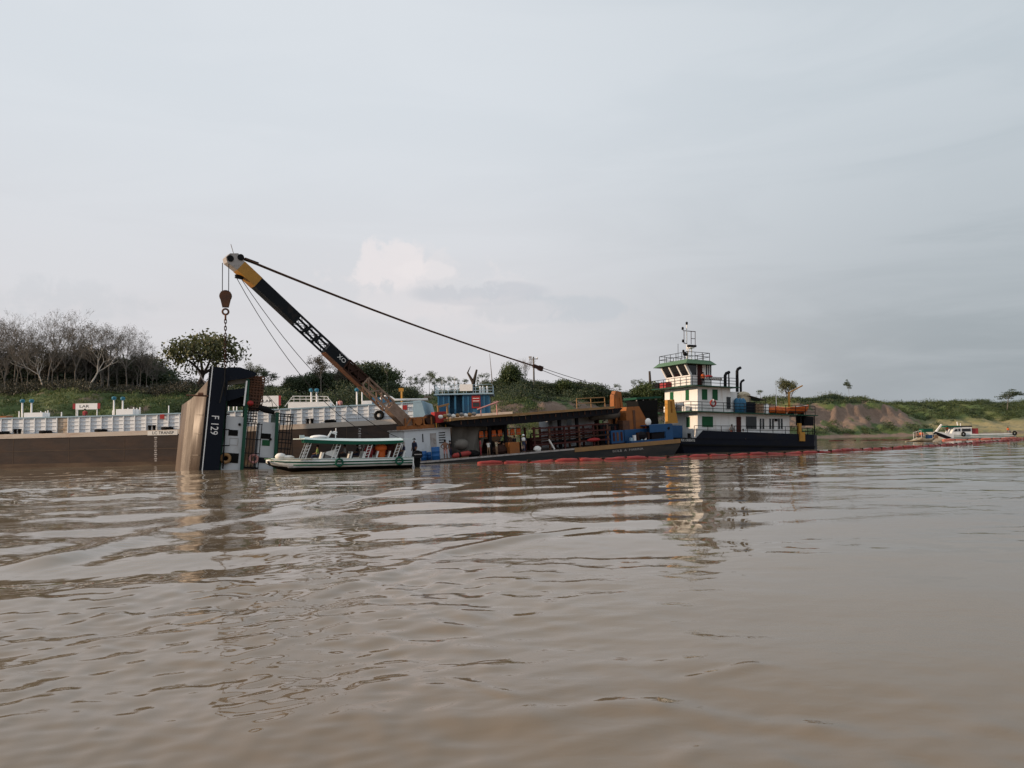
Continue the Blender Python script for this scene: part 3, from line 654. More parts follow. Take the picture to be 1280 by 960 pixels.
# ------------------------------------------------------------------ people
def person(M, label, pose='stand', shirt='cloth_white', pants='cloth_navy', hat=None, group=None, h=1.7, sleeves=True, bare=False, vest=None):
    """one continuous skinned body, coloured by limb; hair or hat is a child"""
    k = h/1.7
    J = {'pel': (0, 0, .92), 'chest': (0, 0, 1.28), 'neck': (0, 0, 1.45), 'head': (0, -.02, 1.60)}
    if pose == 'sit':
        J = {n: (x, y, z-.47) for n, (x, y, z) in J.items()}
    z0 = J['pel'][2]
    for s, n in ((-1, 'l'), (1, 'r')):
        J['hip'+n] = (s*.1, 0, z0-.05); J['sh'+n] = (s*.19, 0, J['chest'][2]+.1)
        zs = J['sh'+n][2]
        if pose == 'sit':
            J['kn'+n] = (s*.13, -.42, z0-.02); J['an'+n] = (s*.13, -.45, z0-.42); J['toe'+n] = (s*.13, -.6, z0-.44)
        elif pose == 'walk':
            J['kn'+n] = (s*.1, -.08*s-.05, .49); J['an'+n] = (s*.1, .14*s*-1, .09); J['toe'+n] = (s*.1, .14*s*-1-.16, .04)
        else:
            J['kn'+n] = (s*.11, -.02, .49); J['an'+n] = (s*.12, 0, .09); J['toe'+n] = (s*.14, -.15, .04)
        if pose == 'reach':
            J['el'+n] = (s*.24, -.22, zs-.1); J['wr'+n] = (s*.16, -.44, zs+.02); J['ha'+n] = (s*.14, -.52, zs+.05)
        elif pose == 'sit':
            J['el'+n] = (s*.26, -.08, zs-.26); J['wr'+n] = (s*.18, -.3, zs-.34); J['ha'+n] = (s*.16, -.38, zs-.36)
        elif pose == 'akimbo':
            J['el'+n] = (s*.4, .05, zs-.24); J['wr'+n] = (s*.2, -.08, zs-.42); J['ha'+n] = (s*.15, -.12, zs-.45)
        else:
            J['el'+n] = (s*.25, .03, zs-.28); J['wr'+n] = (s*.25, -.06, zs-.52); J['ha'+n] = (s*.24, -.1, zs-.6)
    rad = {'pel': .135, 'chest': .15, 'neck': .06, 'head': .098, 'hip': .10, 'sh': .075, 'kn': .062, 'an': .045, 'toe': .04, 'el': .045, 'wr': .034, 'ha': .036}
    names = list(J); E_ = [('pel', 'chest'), ('chest', 'neck'), ('neck', 'head')]
    for n in 'lr': E_ += [('pel', 'hip'+n), ('hip'+n, 'kn'+n), ('kn'+n, 'an'+n), ('an'+n, 'toe'+n), ('chest', 'sh'+n), ('sh'+n, 'el'+n), ('el'+n, 'wr'+n), ('wr'+n, 'ha'+n)]
    me = bpy.data.meshes.new('body'); me.from_pydata([tuple(c*k for c in J[n]) for n in names], [(names.index(a), names.index(b)) for a, b in E_], [])
    o = bpy.data.objects.new('body', me); COL.objects.link(o)
    md = o.modifiers.new('skin', 'SKIN')
    for i, n in enumerate(names):
        q = rad.get(n, rad.get(n[:-1], .05)); sv = me.skin_vertices[0].data[i]
        fx = 1.25 if n in ('pel', 'chest') else 1.0
        sv.radius = (q*fx*k, q*(.8 if fx > 1 else 1)*k); sv.use_root = (n == 'pel')
    o.modifiers.new('sub', 'SUBSURF').levels = 1
    dg = bpy.context.evaluated_depsgraph_get(); bm_ = bpy.data.meshes.new_from_object(o.evaluated_get(dg)); bpy.data.objects.remove(o)
    for m in ('skin', shirt, pants): bm_.materials.append(MATS[m])
    for p in bm_.polygons:
        c = p.center/k; best, bd = None, 9
        for a, b in E_:
            A_, B_ = Vector(J[a]), Vector(J[b]); t = max(0, min(1, (c-A_).dot(B_-A_)/max(1e-6, (B_-A_).length_squared))); d = (c-A_.lerp(B_, t)).length
            if d < bd: best, bd = (a, b), d
        a, b = best
        p.material_index = 0
        if a in ('pel', 'chest') and b[:2] != 'hi' and b != 'neck': p.material_index = 0 if bare else 1
        elif b == 'neck' or (a[:2] == 'sh' and sleeves): p.material_index = 0 if bare else (1 if c.z < J['neck'][2]-.03 else 0)
        elif b[:3] == 'hip' or a[:3] == 'hip' or (a[:2] == 'kn' and not bare): p.material_index = 2
        if a == 'chest' and b[:2] == 'sh' and not bare: p.material_index = 1
        p.use_smooth = True
    e = thing('person', label, 'person', M, group)
    link('body', bm_, None, e)
    hp = Vector(J['head'])*k
    MB().ell((hp.x, hp.y+.015, hp.z+.03*k), (.098*k, .112*k, .10*k), 10, 7).build('hair', 'hair', e, True) if not hat else \
        MB().lathe([(.155*k, -.005), (.13*k, .015), (.118*k, .06*k), (.07*k, .12*k), (.01, .13*k)], (hp.x, hp.y, hp.z+.035*k), 12).build('hat', hat, e, True)
    if vest:
        c = Vector(J['chest'])*k
        MB().lathe([(.16*k, -.2), (.2*k, -.1), (.2*k, .1), (.12*k, .18)], c, 10).build('life_vest', vest, e, True)
    return e

# ------------------------------------------------------------------ long cargo barge
BG = Frame((0, 84, 0))
def sheer(x): return 3.62+.00045*max(0, x+56)**2
barge = thing('cargo_barge', 'long brown-hulled cargo barge with white ribbed coaming', 'barge', BG.M)
xs = [-80+i*2.0 for i in range(41)]
MB().prism([(x, sheer(x)-.02) for x in xs] + [(-2.5, 0), (-4.5, -1.2), (-80, -1.2)], 0, 14).build('hull', 'hull_brown', barge)
MB().bb(-80, -3.2, -.03, .02, -1.0, .42).build('brown_band', 'brown_band', barge)  # lighter brown band along the hull at the waterline
for k in range(13): MB().bb(-78+k*6, -77.95+k*6, -.012, .01, .42, sheer(-78+k*6)-.52).build('plate_seam', 'brown_band', barge)
MB().bb(-80, -3.4, -.018, .01, 1.75, 1.8).build('plate_seam', 'brown_band', barge)
MB().prism([(x, sheer(x)+.03) for x in xs] + [(x, sheer(x)-.46-.05*(x > -30)) for x in reversed(xs)], -.06, .1).build('sheer_strake', 'sandy_strip', barge)
tz = [(x, sheer(x)+1.86) for x in xs if x <= -10]
MB().prism([(x, z) for x, z in tz] + [(x, z-.14) for x, z in reversed(tz)], .98, 1.4).build('top_rail', 'rail_blue', barge)
MB().prism([(x, sheer(x)+1.0) for x in xs if x <= -10] + [(x, sheer(x)) for x in reversed(xs) if x <= -10], 1.3, 12.6).build('hatch_cover', 'white_steel', barge)
MB().prism([(x, sheer(x)+1.86) for x in xs if x <= -10] + [(x, sheer(x)) for x in reversed(xs) if x <= -10], 12.62, 12.75).build('far_coaming', 'white_steel', barge)
PW = 1.22
def plate(shear, m):
    mb = MB()
    def q(x0, x1, z0, z1, y0, y1):
        mb.add([(x0,y0,z0+shear*x0),(x1,y0,z0+shear*x1),(x1,y1,z0+shear*x1),(x0,y1,z0+shear*x0),(x0,y0,z1+shear*x0),(x1,y0,z1+shear*x1),(x1,y1,z1+shear*x1),(x0,y1,z1+shear*x0)],
               [(0,3,2,1),(4,5,6,7),(0,1,5,4),(1,2,6,5),(2,3,7,6),(3,0,4,7)])
    q(0, PW, 0, 1.72, 0, .05)
    for z in (.4, .82, 1.24): q(.05, PW-.05, z, z+.05, -.07, 0)
    o = mb.build('coaming_panel', m); me = o.data; bpy.data.objects.remove(o); return me
plates = {}
rib = MB().bb(-.045, .045, -.17, .05, 0, 1.74); ro = rib.build('stiffener', 'white_steel'); ribme = ro.data; bpy.data.objects.remove(ro)
x = -79.2; rust_i = round((BG.px(77, 530, 1.1).x+79.2)/PW-.5)
i = 0
while x < -11.4:
    sh = round((sheer(x+PW)-sheer(x))/PW, 3); key = (sh, i == rust_i)
    if key not in plates: plates[key] = plate(sh, 'rust_panel' if i == rust_i else 'white_steel')
    p = link('coaming_panel', plates[key], None, barge, (x, 1.15, sheer(x)+.005))
    if i == rust_i: p['label'] = 'rust-stained panel of the white coaming'
    link('stiffener', ribme, None, barge, (x, 1.15, sheer(x)+.005))
    x += PW; i += 1
# rising blue-grey end of the coaming
a = x; MB().prism([(a, sheer(a)), (a+1.4, sheer(a)), (a+.9, sheer(a)+2.0), (a, sheer(a)+1.9)], 1.0, 12.7).build('coaming_end', 'rail_blue', barge)
MB().tube([(a-3.6, 1.1, sheer(a)+2.2), (a-3.0, 1.1, sheer(a)+2.55), (a-2.4, 1.1, sheer(a)+2.35), (a-2.0, 1.1, sheer(a)+2.08), (a+1.6, 1.1, sheer(a)+2.05)], .13, 8).build('pipe', 'white_plain', barge, True)
MB().bb(a-4.6, a-3.2, 1.6, 2.8, sheer(a)+1.0, sheer(a)+2.45).tube([(a-2.7, 1.8, sheer(a)+1.0), (a-2.7, 1.8, sheer(a)+2.5)], .3, 10).build('winch', 'blue_cabin', barge)
def vent(px, top, cap=True, r=.09):
    p = BG.px(px, top, 3.2); z0 = sheer(p.x)+1.0
    v = MB().tube([(0, 0, z0-p.z), (0, 0, 0)], r, 8).build('vent_pipe', 'white_plain', barge, True, (p.x, 3.2, p.z))
    if cap: MB().lathe([(.12, -.05), (.24, .05), (.26, .2), (.22, .3), (.08, .36)], n=10).build('cap', 'cap_blue', v, True)
for px, top in ((28, 503), (39.5, 503), (142.5, 499.5), (153.5, 500), (389, 489.5), (395.8, 489.5), (446, 489), (-20, 504)): vent(px, top)
vent(452.5, 490, False, .07)
for px, top in ((57, 514), (60, 513), (77, 515), (167, 509), (171, 510), (175, 509), (211, 507), (141, 513), (24, 514), (281, 505), (286, 504), (292, 504), (296, 504), (421, 502), (51, 514), (160, 510)): vent(px, top, False, .06)
def hatch(x0, y0, x1, y1, y=2.6):
    X0, X1, Z0, Z1 = BG.rect(x0, y0, x1, y1, y); MB().bb(X0, X1, y, y+1.4, sheer(X0)+.95, Z1).build('hatch_box', 'white_plain', barge)
hatch(30, 516, 53, 522); hatch(145, 511.5, 166, 517); hatch(452, 501, 466, 507); hatch(360, 503, 412, 508)
def bframe(x0, x1, y0, y1, y=1.35):
    a, b = BG.px(x0, y1, y), BG.px(x1, y1, y); h = BG.px(x0, y0, y).z-a.z; mb = MB()
    for f in (.35, .68, 1.0): mb.tube([(a.x+.9*f, y, a.z+h*f), (b.x-.9*f, y, b.z+h*f)], .04, 5)
    for t in (.18, .3, .42, .54, .66, .78, .86): q = a.lerp(b, t); mb.tube([(q.x, y, q.z), (q.x, y, q.z+h)], .03, 5)
    for s, q in ((1, a), (-1, b)): mb.tube([(q.x, y, q.z-.1), (q.x+s*.9, y, q.z+h)], .04, 5)
    mb.build('railing', 'white_plain', barge)
bframe(356, 419, 495.5, 507)
def bsign(x0, y0, x1, y1, word, y=3.0):
    X0, X1, Z0, Z1 = BG.rect(x0, y0, x1, y1, y); w = X1-X0; zb = sheer(X0)+.95
    s = MB().bb(X0+.1*w, X1-.1*w, y, y+.05, Z0, Z1).build('sign_board', 'white_plain', barge)
    for a, b in ((X0, X0+.1*w-.002), (X1-.1*w+.002, X1)): MB().bb(a, b, y-.005, y+.055, Z0+.1*(Z1-Z0), Z1).build('red_end', 'cloth_red', s)
    text(word, min(.42, (Z1-Z0)*.7), 'black_paint', s, Matrix.Translation((X0+w*.42, y-.006, (Z0+Z1)/2)) @ FACING, 1.5)
    for q in (X0+.12*w, X0+.17*w, X1-.12*w): MB().tube([(q, y+.08, zb), (q, y+.08, Z1-.05)], .05, 6).build('sign_post', 'white_plain', barge)
bsign(91, 504.5, 125, 511.5, 'LAR'); bsign(322, 495, 351, 508, 'LAR')
def red_sq(x0, y0, x1, y1):
    X0, X1, Z0, Z1 = BG.rect(x0, y0, x1, y1, .96); MB().bb(X0, X1, .93, .975, Z0, Z1).build('red_plate', 'red_paint', barge)
red_sq(200, 518, 205.5, 523.5); red_sq(503.5, 506.5, 509, 512)
X0, X1, Z0, Z1 = BG.rect(188, 538.6, 219.5, 543.6, -.07)
npl = MB().bb(X0-.3, X1+.2, -.075, -.055, Z0, Z1).build('name_plate', 'cloth_white', barge)
text('LC TRANSP', (Z1-Z0)*.95, 'black_paint', npl, Matrix.Translation(((X0+X1)/2, -.081, (Z0+Z1)/2)) @ FACING, 1.0)
def draft(px, ya, yb, n):
    mb = MB()
    for k in range(n):
        p = BG.px(px, ya+(yb-ya)*k/(n-1), -.01); w = .32 if k % 2 == 0 else .22
        mb.bb(p.x-w/2, p.x+w/2, -.012, .0, p.z-.07, p.z+.07)
    mb.build('draft_marks', 'grey_head', barge)
draft(194.5, 547, 584, 15); draft(449.5, 536, 560, 9)
for px, py in ((19, 538.6), (24.3, 538.4), (187, 535.4), (192.6, 535.2), (384.5, 528.2), (390, 528)):
    p = BG.px(px, py, .55)
    MB().lathe([(.2, 0), (.16, .1), (.16, .42), (.23, .46), (.23, .56), (.1, .6)], (p.x, .55, sheer(p.x)), 10).build('bollard', 'black_paint', barge, True)
mt = MB().torus((0, 0, 0), .40, .17, 2, 22, 8); tyo = mt.build('tyre', 'black_rubber', None, True); tyre_me = tyo.data; bpy.data.objects.remove(tyo)
def tyre(M, label, group=None):
    o = link('tyre', tyre_me); o.matrix_world = M; return tag(o, label, 'tyre', group)
for px, lab in ((4, 'black tyre on the barge deck between the orange machine and twin bollards'), (57, 'black tyre on the barge deck before the rust-stained panel'), (126, 'black tyre on the barge deck near the lettered banner'), (209, 'black tyre on the barge deck above the painted name'), (413, 'black tyre on the barge deck under the white railing')):
    p = BG.px(px, 540, .5); s = 1.15
    tyre(Matrix.Translation((p.x, 84.5, sheer(p.x)+.17)) @ Matrix.Diagonal((s, s, 1, 1)), lab)
p = BG.px(474, 520, .85); tyre(Matrix.Translation((p.x, 84.78, sheer(p.x)+.56)) @ Matrix.Rotation(R(80), 4, 'X'), 'black tyre leaning upright against the white barge coaming')
for px, lab, sh_ in ((113.5, 'person with red shirt standing by the lettered banner on the barge', 'cloth_red'), (428, 'person in pink shirt standing beside the barge railing', 'cloth_pink')):
    p = BG.px(px, 515, 3.6); person(Matrix.Translation((p.x, 84+2.4, sheer(p.x)+1.0)), lab, shirt=sh_)
# orange machine at the barge's far end and yellow post
p = BG.px(1, 520, 4); e = thing('deck_winch', 'orange deck machine on the barge cover beside capped vents', 'winch', BG.mat((p.x, 4, sheer(p.x)+1.0)))
MB().bb(-.8, .6, 0, 1.2, 0, 1.15).build('housing', 'orange_steel', e); MB().lathe([(.3, 0), (.3, 1.0)], (.95, .1, .5), 12, 1).build('drum', 'rust_dark', e)

# blue deckhouse on the barge's end
x0, x1, z0, z1 = BG.rect(547, 494, 614, 517, 3.0); zd = sheer((x0+x1)/2)
dh = thing('blue_deckhouse', 'blue steel deckhouse with open doorways and roof railing on the barge', 'deckhouse', BG.mat((x0, 3.0, zd)))
w, h = x1-x0, z1-zd
MB().bb(0, w*.20, .02, 5, 0, h).bb(w*.31, w*.34, .02, .3, 0, h).bb(w*.46, w*.97, .02, 5, 0, h).bb(w*.2, w*.46, 1.6, 5, 0, h).build('wall', 'blue_cabin', dh)
for t in (.0, .1, .2, .32, .47, .56, .72, .86): MB().bb(w*t, w*t+.16, -.1, .02, 0, h).build('stiffener', 'blue_cabin', dh)
MB().bb(-.4, w+.3, -.35, 5.3, h, h+.1).build('roof', 'rail_blue', dh)
MB().bb(w*.64, w*.8, -.13, -.02, h*.35, h*.95).build('red_panel', 'red_paint', dh)
MB().bb(w*.66, w*.78, -.15, -.128, h*.42, h*.62).build('panel_window', 'dark_glass', dh)
for z in (.68, .8): MB().bb(w*.66, w*.78, -.15, -.128, h*z, h*z+.06).build('panel_stripe', 'white_plain', dh)
rail([(-.3, -.3, h+.1), (w+.2, -.3, h+.1), (w+.2, 5.2, h+.1), (-.3, 5.2, h+.1), (-.3, -.3, h+.1)], 1.0, r=.022, bars=(1., .66, .33), sp=1.1).build('railing', 'rail_blue', dh)
b = MB().bb(w*.42, w*.66, -.38, -.33, h+.4, h+1.15).build('notice_board', 'white_plain', dh)
for t in (.8, .85, .93): MB().lathe([(.1, 0), (.12, .1), (.1, .75), (.02, .85)], (w*t, .2, h+.1), 8).build('roof_cylinder', 'white_plain', dh, True)
for t, hh in ((.08, 1.7), (.32, 2.1)): MB().tube([(w*t, .5, h), (w*t, .5, h+hh)], .025, 5).build('antenna', 'white_plain', dh)

p = at(507, 512, 93); q = at(507, 488, 93)
e = thing('deck_crane', 'small yellow deck crane post behind the boom foot', 'crane', Matrix.Translation((p.x, 90, sheer(-10)+1.0)))
MB().tube([(0, 0, 0), (0, 0, q.z-sheer(-10)-1.2)], .13, 8).build('post', 'yellow_steel', e); MB().bb(-.35, .2, -.12, .12, q.z-sheer(-10)-1.3, q.z-sheer(-10)-.9).build('jib', 'yellow_steel', e)

# ------------------------------------------------------------------ half-sunken tug lying on its side
o_ = ground(252.5, 589)
SK = Frame((o_.x, o_.y, 0), R(20), R(-5))
sunk = thing('sunken_tug', 'half-sunken tug on its side, tan bottom and navy bow plate lettered F 129', 'boat', SK.M)
def S(px, py, c=0): return SK.px(px, py, c)
def Sr(x0, y0, x1, y1, c=0):
    p, q = S(x0, y0, c), S(x1, y1, c); return min(p.x, q.x), max(p.x, q.x), min(p.z, q.z), max(p.z, q.z)
zt = S(264, 458).z; ub = S(274, 585).x; ubt = S(286.5, 459).x
# bottom plating: rake sections receding from the bow plate to the flat bottom
k1 = S(258, 475).z; k2 = S(235, 498).z; k3 = S(223, 504).z; um = S(217, 588).x
secs = []
for t, w in [(0, 0), (.2, .32), (.4, .62), (.6, .95), (.74, 1.22), (.76, 1.3), (.88, 2.1), (1.0, 3.2), (1.0, 17)]:
    ul = -.25+(um+.25)*t*1.04
    def zc(u):
        f = min(1, max(0, (u+.25)/(um+.25))); return np.interp(f, [0, .62, 1.0], [k1, k2, k3])
    pts = [(ub-.05, zt-.02), (-.22, zt-.02), (-.25, k1)] + [(-.25+(ul+.25)*q, zc(-.25+(ul+.25)*q)) for q in (.3, .62, .85, 1.0)] + [(ul, k3*.5-.5), (ul, -3.2), (ub-.05, -3.2)]
    secs.append([(u, .12+w, z) for u, z in pts])
mb = MB(); n = len(secs[0])
for s_ in secs: mb.v += s_
for i in range(len(secs)-1):
    for j in range(n): mb.f.append((i*n+j, i*n+(j+1) % n, (i+1)*n+(j+1) % n, (i+1)*n+j))
mb.f.append(tuple(range(n))); mb.f.append(tuple((len(secs)-1)*n+j for j in range(n)))
hb = mb.build('bottom_plating', 'tan_hull', sunk)
for p_ in hb.data.polygons: p_.use_smooth = len(p_.vertices) == 4 and abs(p_.normal.z) < .25 and p_.normal.y < -.78
# plate seams on the bottom and the pole across the bilge
for t_, w_ in ():
    uu = -.25+(um+.25)*t_*1.04; MB().beam((uu-.012, .12+w_-.02, -1.5), (uu-.012, .12+w_-.02, float(np.interp(t_, [0, .62, 1], [k1, k2, k3]))-.1), .04, .02).build('plate_seam', 'tan_hull', hb)
for zz_ in (1.3, 3.1, 4.7):
    MB().beam((-.4, .12+.05, zz_), (um*.72, .12+1.14, zz_-.05), .03, .05).build('plate_seam', 'tan_hull', hb)
a, b = S(233, 494, .1), S(260, 495, -.1)
MB().tube([a, (b.x, -.2, b.z)], .07, 6).tube([S(248, 493, -.05), S(254, 493, -.1)], .16, 8).build('anchor_bar', 'rust', sunk)
MB().beam(S(247, 464, 4.), S(257, 480, 4.), .1).build('bent_stay', 'grey_head', sunk)
MB().bb(-.22, -.04, -.06, 2.4, -3.2, zt+.02).build('shadow_gap_strip', 'black_paint', sunk)  # black strip standing for the shadow gap between bottom plating and bow plate
MB().bb(-.03, .05, -.085, .05, -3.2, zt+.04).build('gunwale_bar', 'white_plain', sunk)
MB().prism([(.05, -3.2), (ub, -3.2), (ub, S(278, 545).z), (ubt, zt-.6), (ubt, zt), (.05, zt)], -.06, .1).build('bow_plate', 'navy', sunk)
f0 = S(268, 526, -.07); f1 = S(266.5, 549, -.07)
text('F', .86, 'white_plain', sunk, Matrix.Translation((S(268.7, 521.5).x, -.068, S(268.7, 521.5).z)) @ FACING @ Matrix.Rotation(R(-90), 4, 'Z'), .85)
text('129', .86, 'white_plain', sunk, Matrix.Translation((S(267.6, 535.5).x, -.068, S(267.6, 535.5).z)) @ FACING @ Matrix.Rotation(R(-90), 4, 'Z'), .86)
# upper bulwark wings reaching over the deck (the vessel's starboard side, now on top)
def wing(pts, c0, c1, name, m):
    P = [S(x, y, c0) for x, y in pts]; MB().prism([(p.x, p.z) for p in P], c0, c1).build(name, m, sunk)
wing([(284, 459), (300, 459), (321, 466), (319, 470), (306, 473), (284, 476)], -.02, .25, 'bulwark', 'navy')
wing([(280, 488), (306, 485), (309, 493), (296, 498), (278, 503)], .2, .5, 'bulwark', 'navy')
wing([(283, 474), (311, 471), (311, 478), (283, 482)], .5, .9, 'deck_plate', 'tarp_grey')
wing([(278, 500), (308, 495), (307, 508), (277, 508)], 1.2, 1.4, 'deck_plate', 'girder')
# deck (vertical now) and the houses, their fronts facing the viewer
MB().bb(ub-.02, ub+.12, .6, 16, -3.2, zt-1.9).build('main_deck', 'green_edge', sunk)
def house(x0, y0, x1, y1, c, dep, name='cabin_front'):
    a, b, z0, z1 = Sr(x0, y0, x1, y1, c); return MB().bb(a, b, c, c+dep, -3.0, z1).build(name, 'grey_wall', sunk), (a, b, z0, z1)
h1, r1 = house(278, 519.5, 304, 586, .7, 10); h2, r2 = house(325, 527, 344, 586, .9, 8)
def deckedge(xt, yt, xb, yb, wd, name='deck_edge', ext=9):
    p, q = S(xt, yt, .4), S(xb, yb, .4); MB().prism([(q.x, q.z), (q.x+wd, q.z), (p.x+wd, p.z), (p.x, p.z)], .3, ext).build(name, 'green_edge', sunk)
deckedge(308, 474, 299, 600, .28); deckedge(345, 515, 341, 600, .26)
MB().beam(S(308.5, 476, .25), S(305, 507, .25), .13, .13).build('bent_handrail', 'white_plain', sunk)
def opening(x0, y0, x1, y1, c, m, name='window'):
    a, b, z0, z1 = Sr(x0, y0, x1, y1, c); return MB().bb(a, b, c-.03, c+.02, z0, z1).build(name, m, sunk)
opening(286, 537, 297, 545, .69, 'black_rubber'); opening(327, 541.5, 338, 549, .89, 'black_rubber'); opening(328, 549.6, 337, 557.5, .89, 'green_win', 'shutter')
a, b, z0, z1 = Sr(287.5, 547.5, 297, 556.5, .68)
MB().beam((a, .68, z0), (b, .68, z0), .03).beam((a, .68, z1), (b, .68, z1), .03).beam((a, .68, z0), (a, .68, z1), .03).beam((b, .68, z0), (b, .68, z1), .03).build('window_frame', 'grey_head', sunk)
dr = opening(276, 565.5, 297.5, 579, .69, 'black_rubber', 'doorway'); opening(324, 571.5, 335, 579, .89, 'navy', 'doorway')
MB().lathe([(.12, 0), (.12, .2)], S(299.5, 530.5, .6), 8, 1).build('lamp', 'black_paint', sunk); MB().lathe([(.12, 0), (.12, .2)], S(338, 549, .8), 8, 1).build('lamp', 'black_paint', sunk)
p = S(282, 573, .4); tl_ = MB().torus((0, 0, 0), .33, .14, 1, 20, 8).build('life_ring', 'ochre', None, True); tl_.matrix_world = SK.mat((p.x, .45, p.z)); tag(tl_, 'yellow-brown ring hanging at the dark doorway of the sunken tug', 'life ring')
p = S(317, 573.5, .9); tl_ = MB().torus((0, 0, 0), .32, .11, 1, 20, 8).build('life_ring', 'cloth_pink', None, True); tl_.matrix_world = SK.mat((p.x, .62, p.z)); tag(tl_, 'faded pink life ring behind the sunken tug railing', 'life ring')
# railings seen on their side
def grid(x0, y0, x1, y1, c, hs, vs, m='black_paint', r=.035, name='railing'):
    mb = MB(); a, b, z0, z1 = Sr(x0, y0, x1, y1, c)
    for h_ in hs: mb.tube([(a, c, z0+(z1-z0)*h_), (b, c, z0+(z1-z0)*h_)], r*1.2, 5)
    for v_ in vs: mb.tube([(a+(b-a)*v_, c, z0), (a+(b-a)*v_, c, z1)], r, 5)
    return mb.build(name, m, sunk)
grid(306, 528, 323, 586, .35, (0, .02, .33, .64, .98), (0.05, .2, .38, .56, .75, .97))
grid(306, 509, 321, 528, .4, (0, .2, .4, .6, .8, 1), (.1, .3, .5, .7, .9))
grid(347, 517, 362, 576, .4, (0, .12, .25, .38, .45, .6, .85, .95, 1), (.02, .2, .42, .65, .82, .97), r=.04)
grid(311, 470, 327, 510, .6, (0, .1, .2, .3, .42, .5, .6, .68, .76, .84, .92, 1), (0, .2, .4, .6, .8, 1), 'rust', .05, 'cargo_net')
MB().prism([(p.x, p.z) for p in (S(312, 470, .8), S(328, 472, .8), S(329, 488, .8), S(324, 514, .8), S(311, 514, .8))], .75, .85).build('rusty_plating', 'rust', sunk)
MB().tube([S(281, 478, -.15), S(282, 520, .2), S(278.5, 586, .3)], .07, 6).build('mast_pole', 'black_paint', sunk)
for y_ in (518, 537, 557): MB().tube([S(277, y_, .25), S(287, y_, .3)], .05, 5).build('mast_spreader', 'black_paint', sunk)
MB().tube([S(323, 509, .3), S(332, 512, .3), S(343, 516, .3)], [.2, .3, .15], 8).build('rolled_awning', 'black_rubber', sunk, True)
MB().ell(S(313, 504, .2), (.28, .25, .22), 10, 7, .06).build('red_buoy', 'red_paint', sunk, True)
for pts in ([(328, 483), (337, 497), (350, 512)], [(330, 490), (340, 503), (343, 520)], [(362, 520), (365, 545), (366, 575)]):
    MB().tube([S(x, y, .5) for x, y in pts], .022, 4).build('loose_wire', 'wire', sunk)

# ------------------------------------------------------------------ crane pontoon
PT = Frame((-10.6, 72, .05), R(27.2), R(2.75))
PL = 32.9
pon = thing('crane_pontoon', 'low dark work pontoon, yellow-edged at its raised end, carrying the crane', 'pontoon', PT.M)
MB().prism([(0, 0), (PL, 0), (PL, -.6), (PL-1.6, -2.3), (1.2, -2.3), (0, -.9)], 0, 10.5).build('hull', 'pontoon_hull', pon)
MB().bb(.05, PL-.1, .12, 10.4, 0, .015).build('deck', 'deck_rust', pon)
xy = PT.px(718, 561, 0).x
MB().bb(xy, PL+.06, -.07, .1, -.34, .10).build('yellow_sheer_strake', 'ochre', pon)
MB().bb(0, xy-.01, -.05, .1, -.10, .05).build('sheer_strake', 'grey_head', pon)
text('BOLB  A  MARINA', .34, 'grey_head', pon, Matrix.Translation((PT.px(785, 563, 0).x, -.012, -.62)) @ FACING, 1.5)
def Pm(px, py, c): return PT.px(px, py, c)
def pbox(name, m, x0, y0, x1, y1, c, dep, parent=pon, down=False):
    a, b, z0, z1 = PT.rect(x0, y0, x1, y1, c)
    return MB().bb(a, b, c, c+dep, 0.0 if down else z0, z1).build(name, m, parent)
# crane machinery house (grey-white) and its orange turntable
X0, X1, _, Z1 = PT.rect(505, 539, 564, 560, 3.0)
gh = thing('machinery_house', 'grey-white steel machinery house under the orange crane foot', 'machinery house', PT.mat((X0, 3.0, 0.015)))
wd = X1-X0
MB().bb(0, wd, 0, 4.6, 0, Z1).build('wall', 'grey_wall', gh)
MB().bb(wd*.55, wd*.68, -.03, .02, .9, Z1-.4).build('door', 'grey_head', gh)
for k in range(5): MB().bb(wd*.74, wd*.88, -.05, .02, Z1-.45-k*.24, Z1-.35-k*.24).build('louvre', 'dark_glass', gh)
MB().bb(wd*.38, wd*.40, -.04, .02, Z1-1.2, Z1-.4).build('door_handle', 'black_paint', gh)
MB().bb(-.15, wd+.1, -.15, 4.7, Z1, Z1+.1).build('roof', 'grey_head', gh)

# A-frame at the far end takes the boom pendants
aft = Pm(769, 490, 4.2)
crane = thing('floating_crane', 'floating crane with long black and yellow boom over the sunken tug', 'crane', PT.mat((0, 0, 0)))
foot = Vector((2.75, 4.3, Z1+.55))
tipw = at(291, 326, 66.3); tip = PT.I @ tipw
d = (tip-foot); L = d.length; d.normalize(); sidev = Vector((0, 0, 1)).cross(d).normalized(); nrmv = d.cross(sidev)
if nrmv.z < 0: nrmv.negate()
BM = Matrix(((d.x, sidev.x, nrmv.x, foot.x), (d.y, sidev.y, nrmv.y, foot.y), (d.z, sidev.z, nrmv.z, foot.z), (0, 0, 0, 1)))
HW, HD = .48, .52
def bpart(mb, name, m, parent=crane): return mb.xf(BM).build(name, m, parent)
def lattice(x0, x1, n, w=.11, hd=HD):
    mb = MB()
    for s in (-1, 1):
        for t in (-1, 1): mb.beam((x0, s*HW, t*hd), (x1, s*HW, t*hd), w)
        for i in range(n):
            a, b = x0+(x1-x0)*i/n, x0+(x1-x0)*(i+1)/n; q_ = 1 if i % 2 else -1; mb.beam((a, s*HW, -hd*q_), (b, s*HW, hd*q_), w*.75)
        mb.beam((x1, s*HW, -hd), (x1, s*HW, hd), w*.8)
    for t in (-1, 1):
        for i in range(n): a, b = x0+(x1-x0)*i/n, x0+(x1-x0)*(i+1)/n; mb.beam((a, -HW, t*hd), (b, HW, t*hd), w*.6)
    return mb
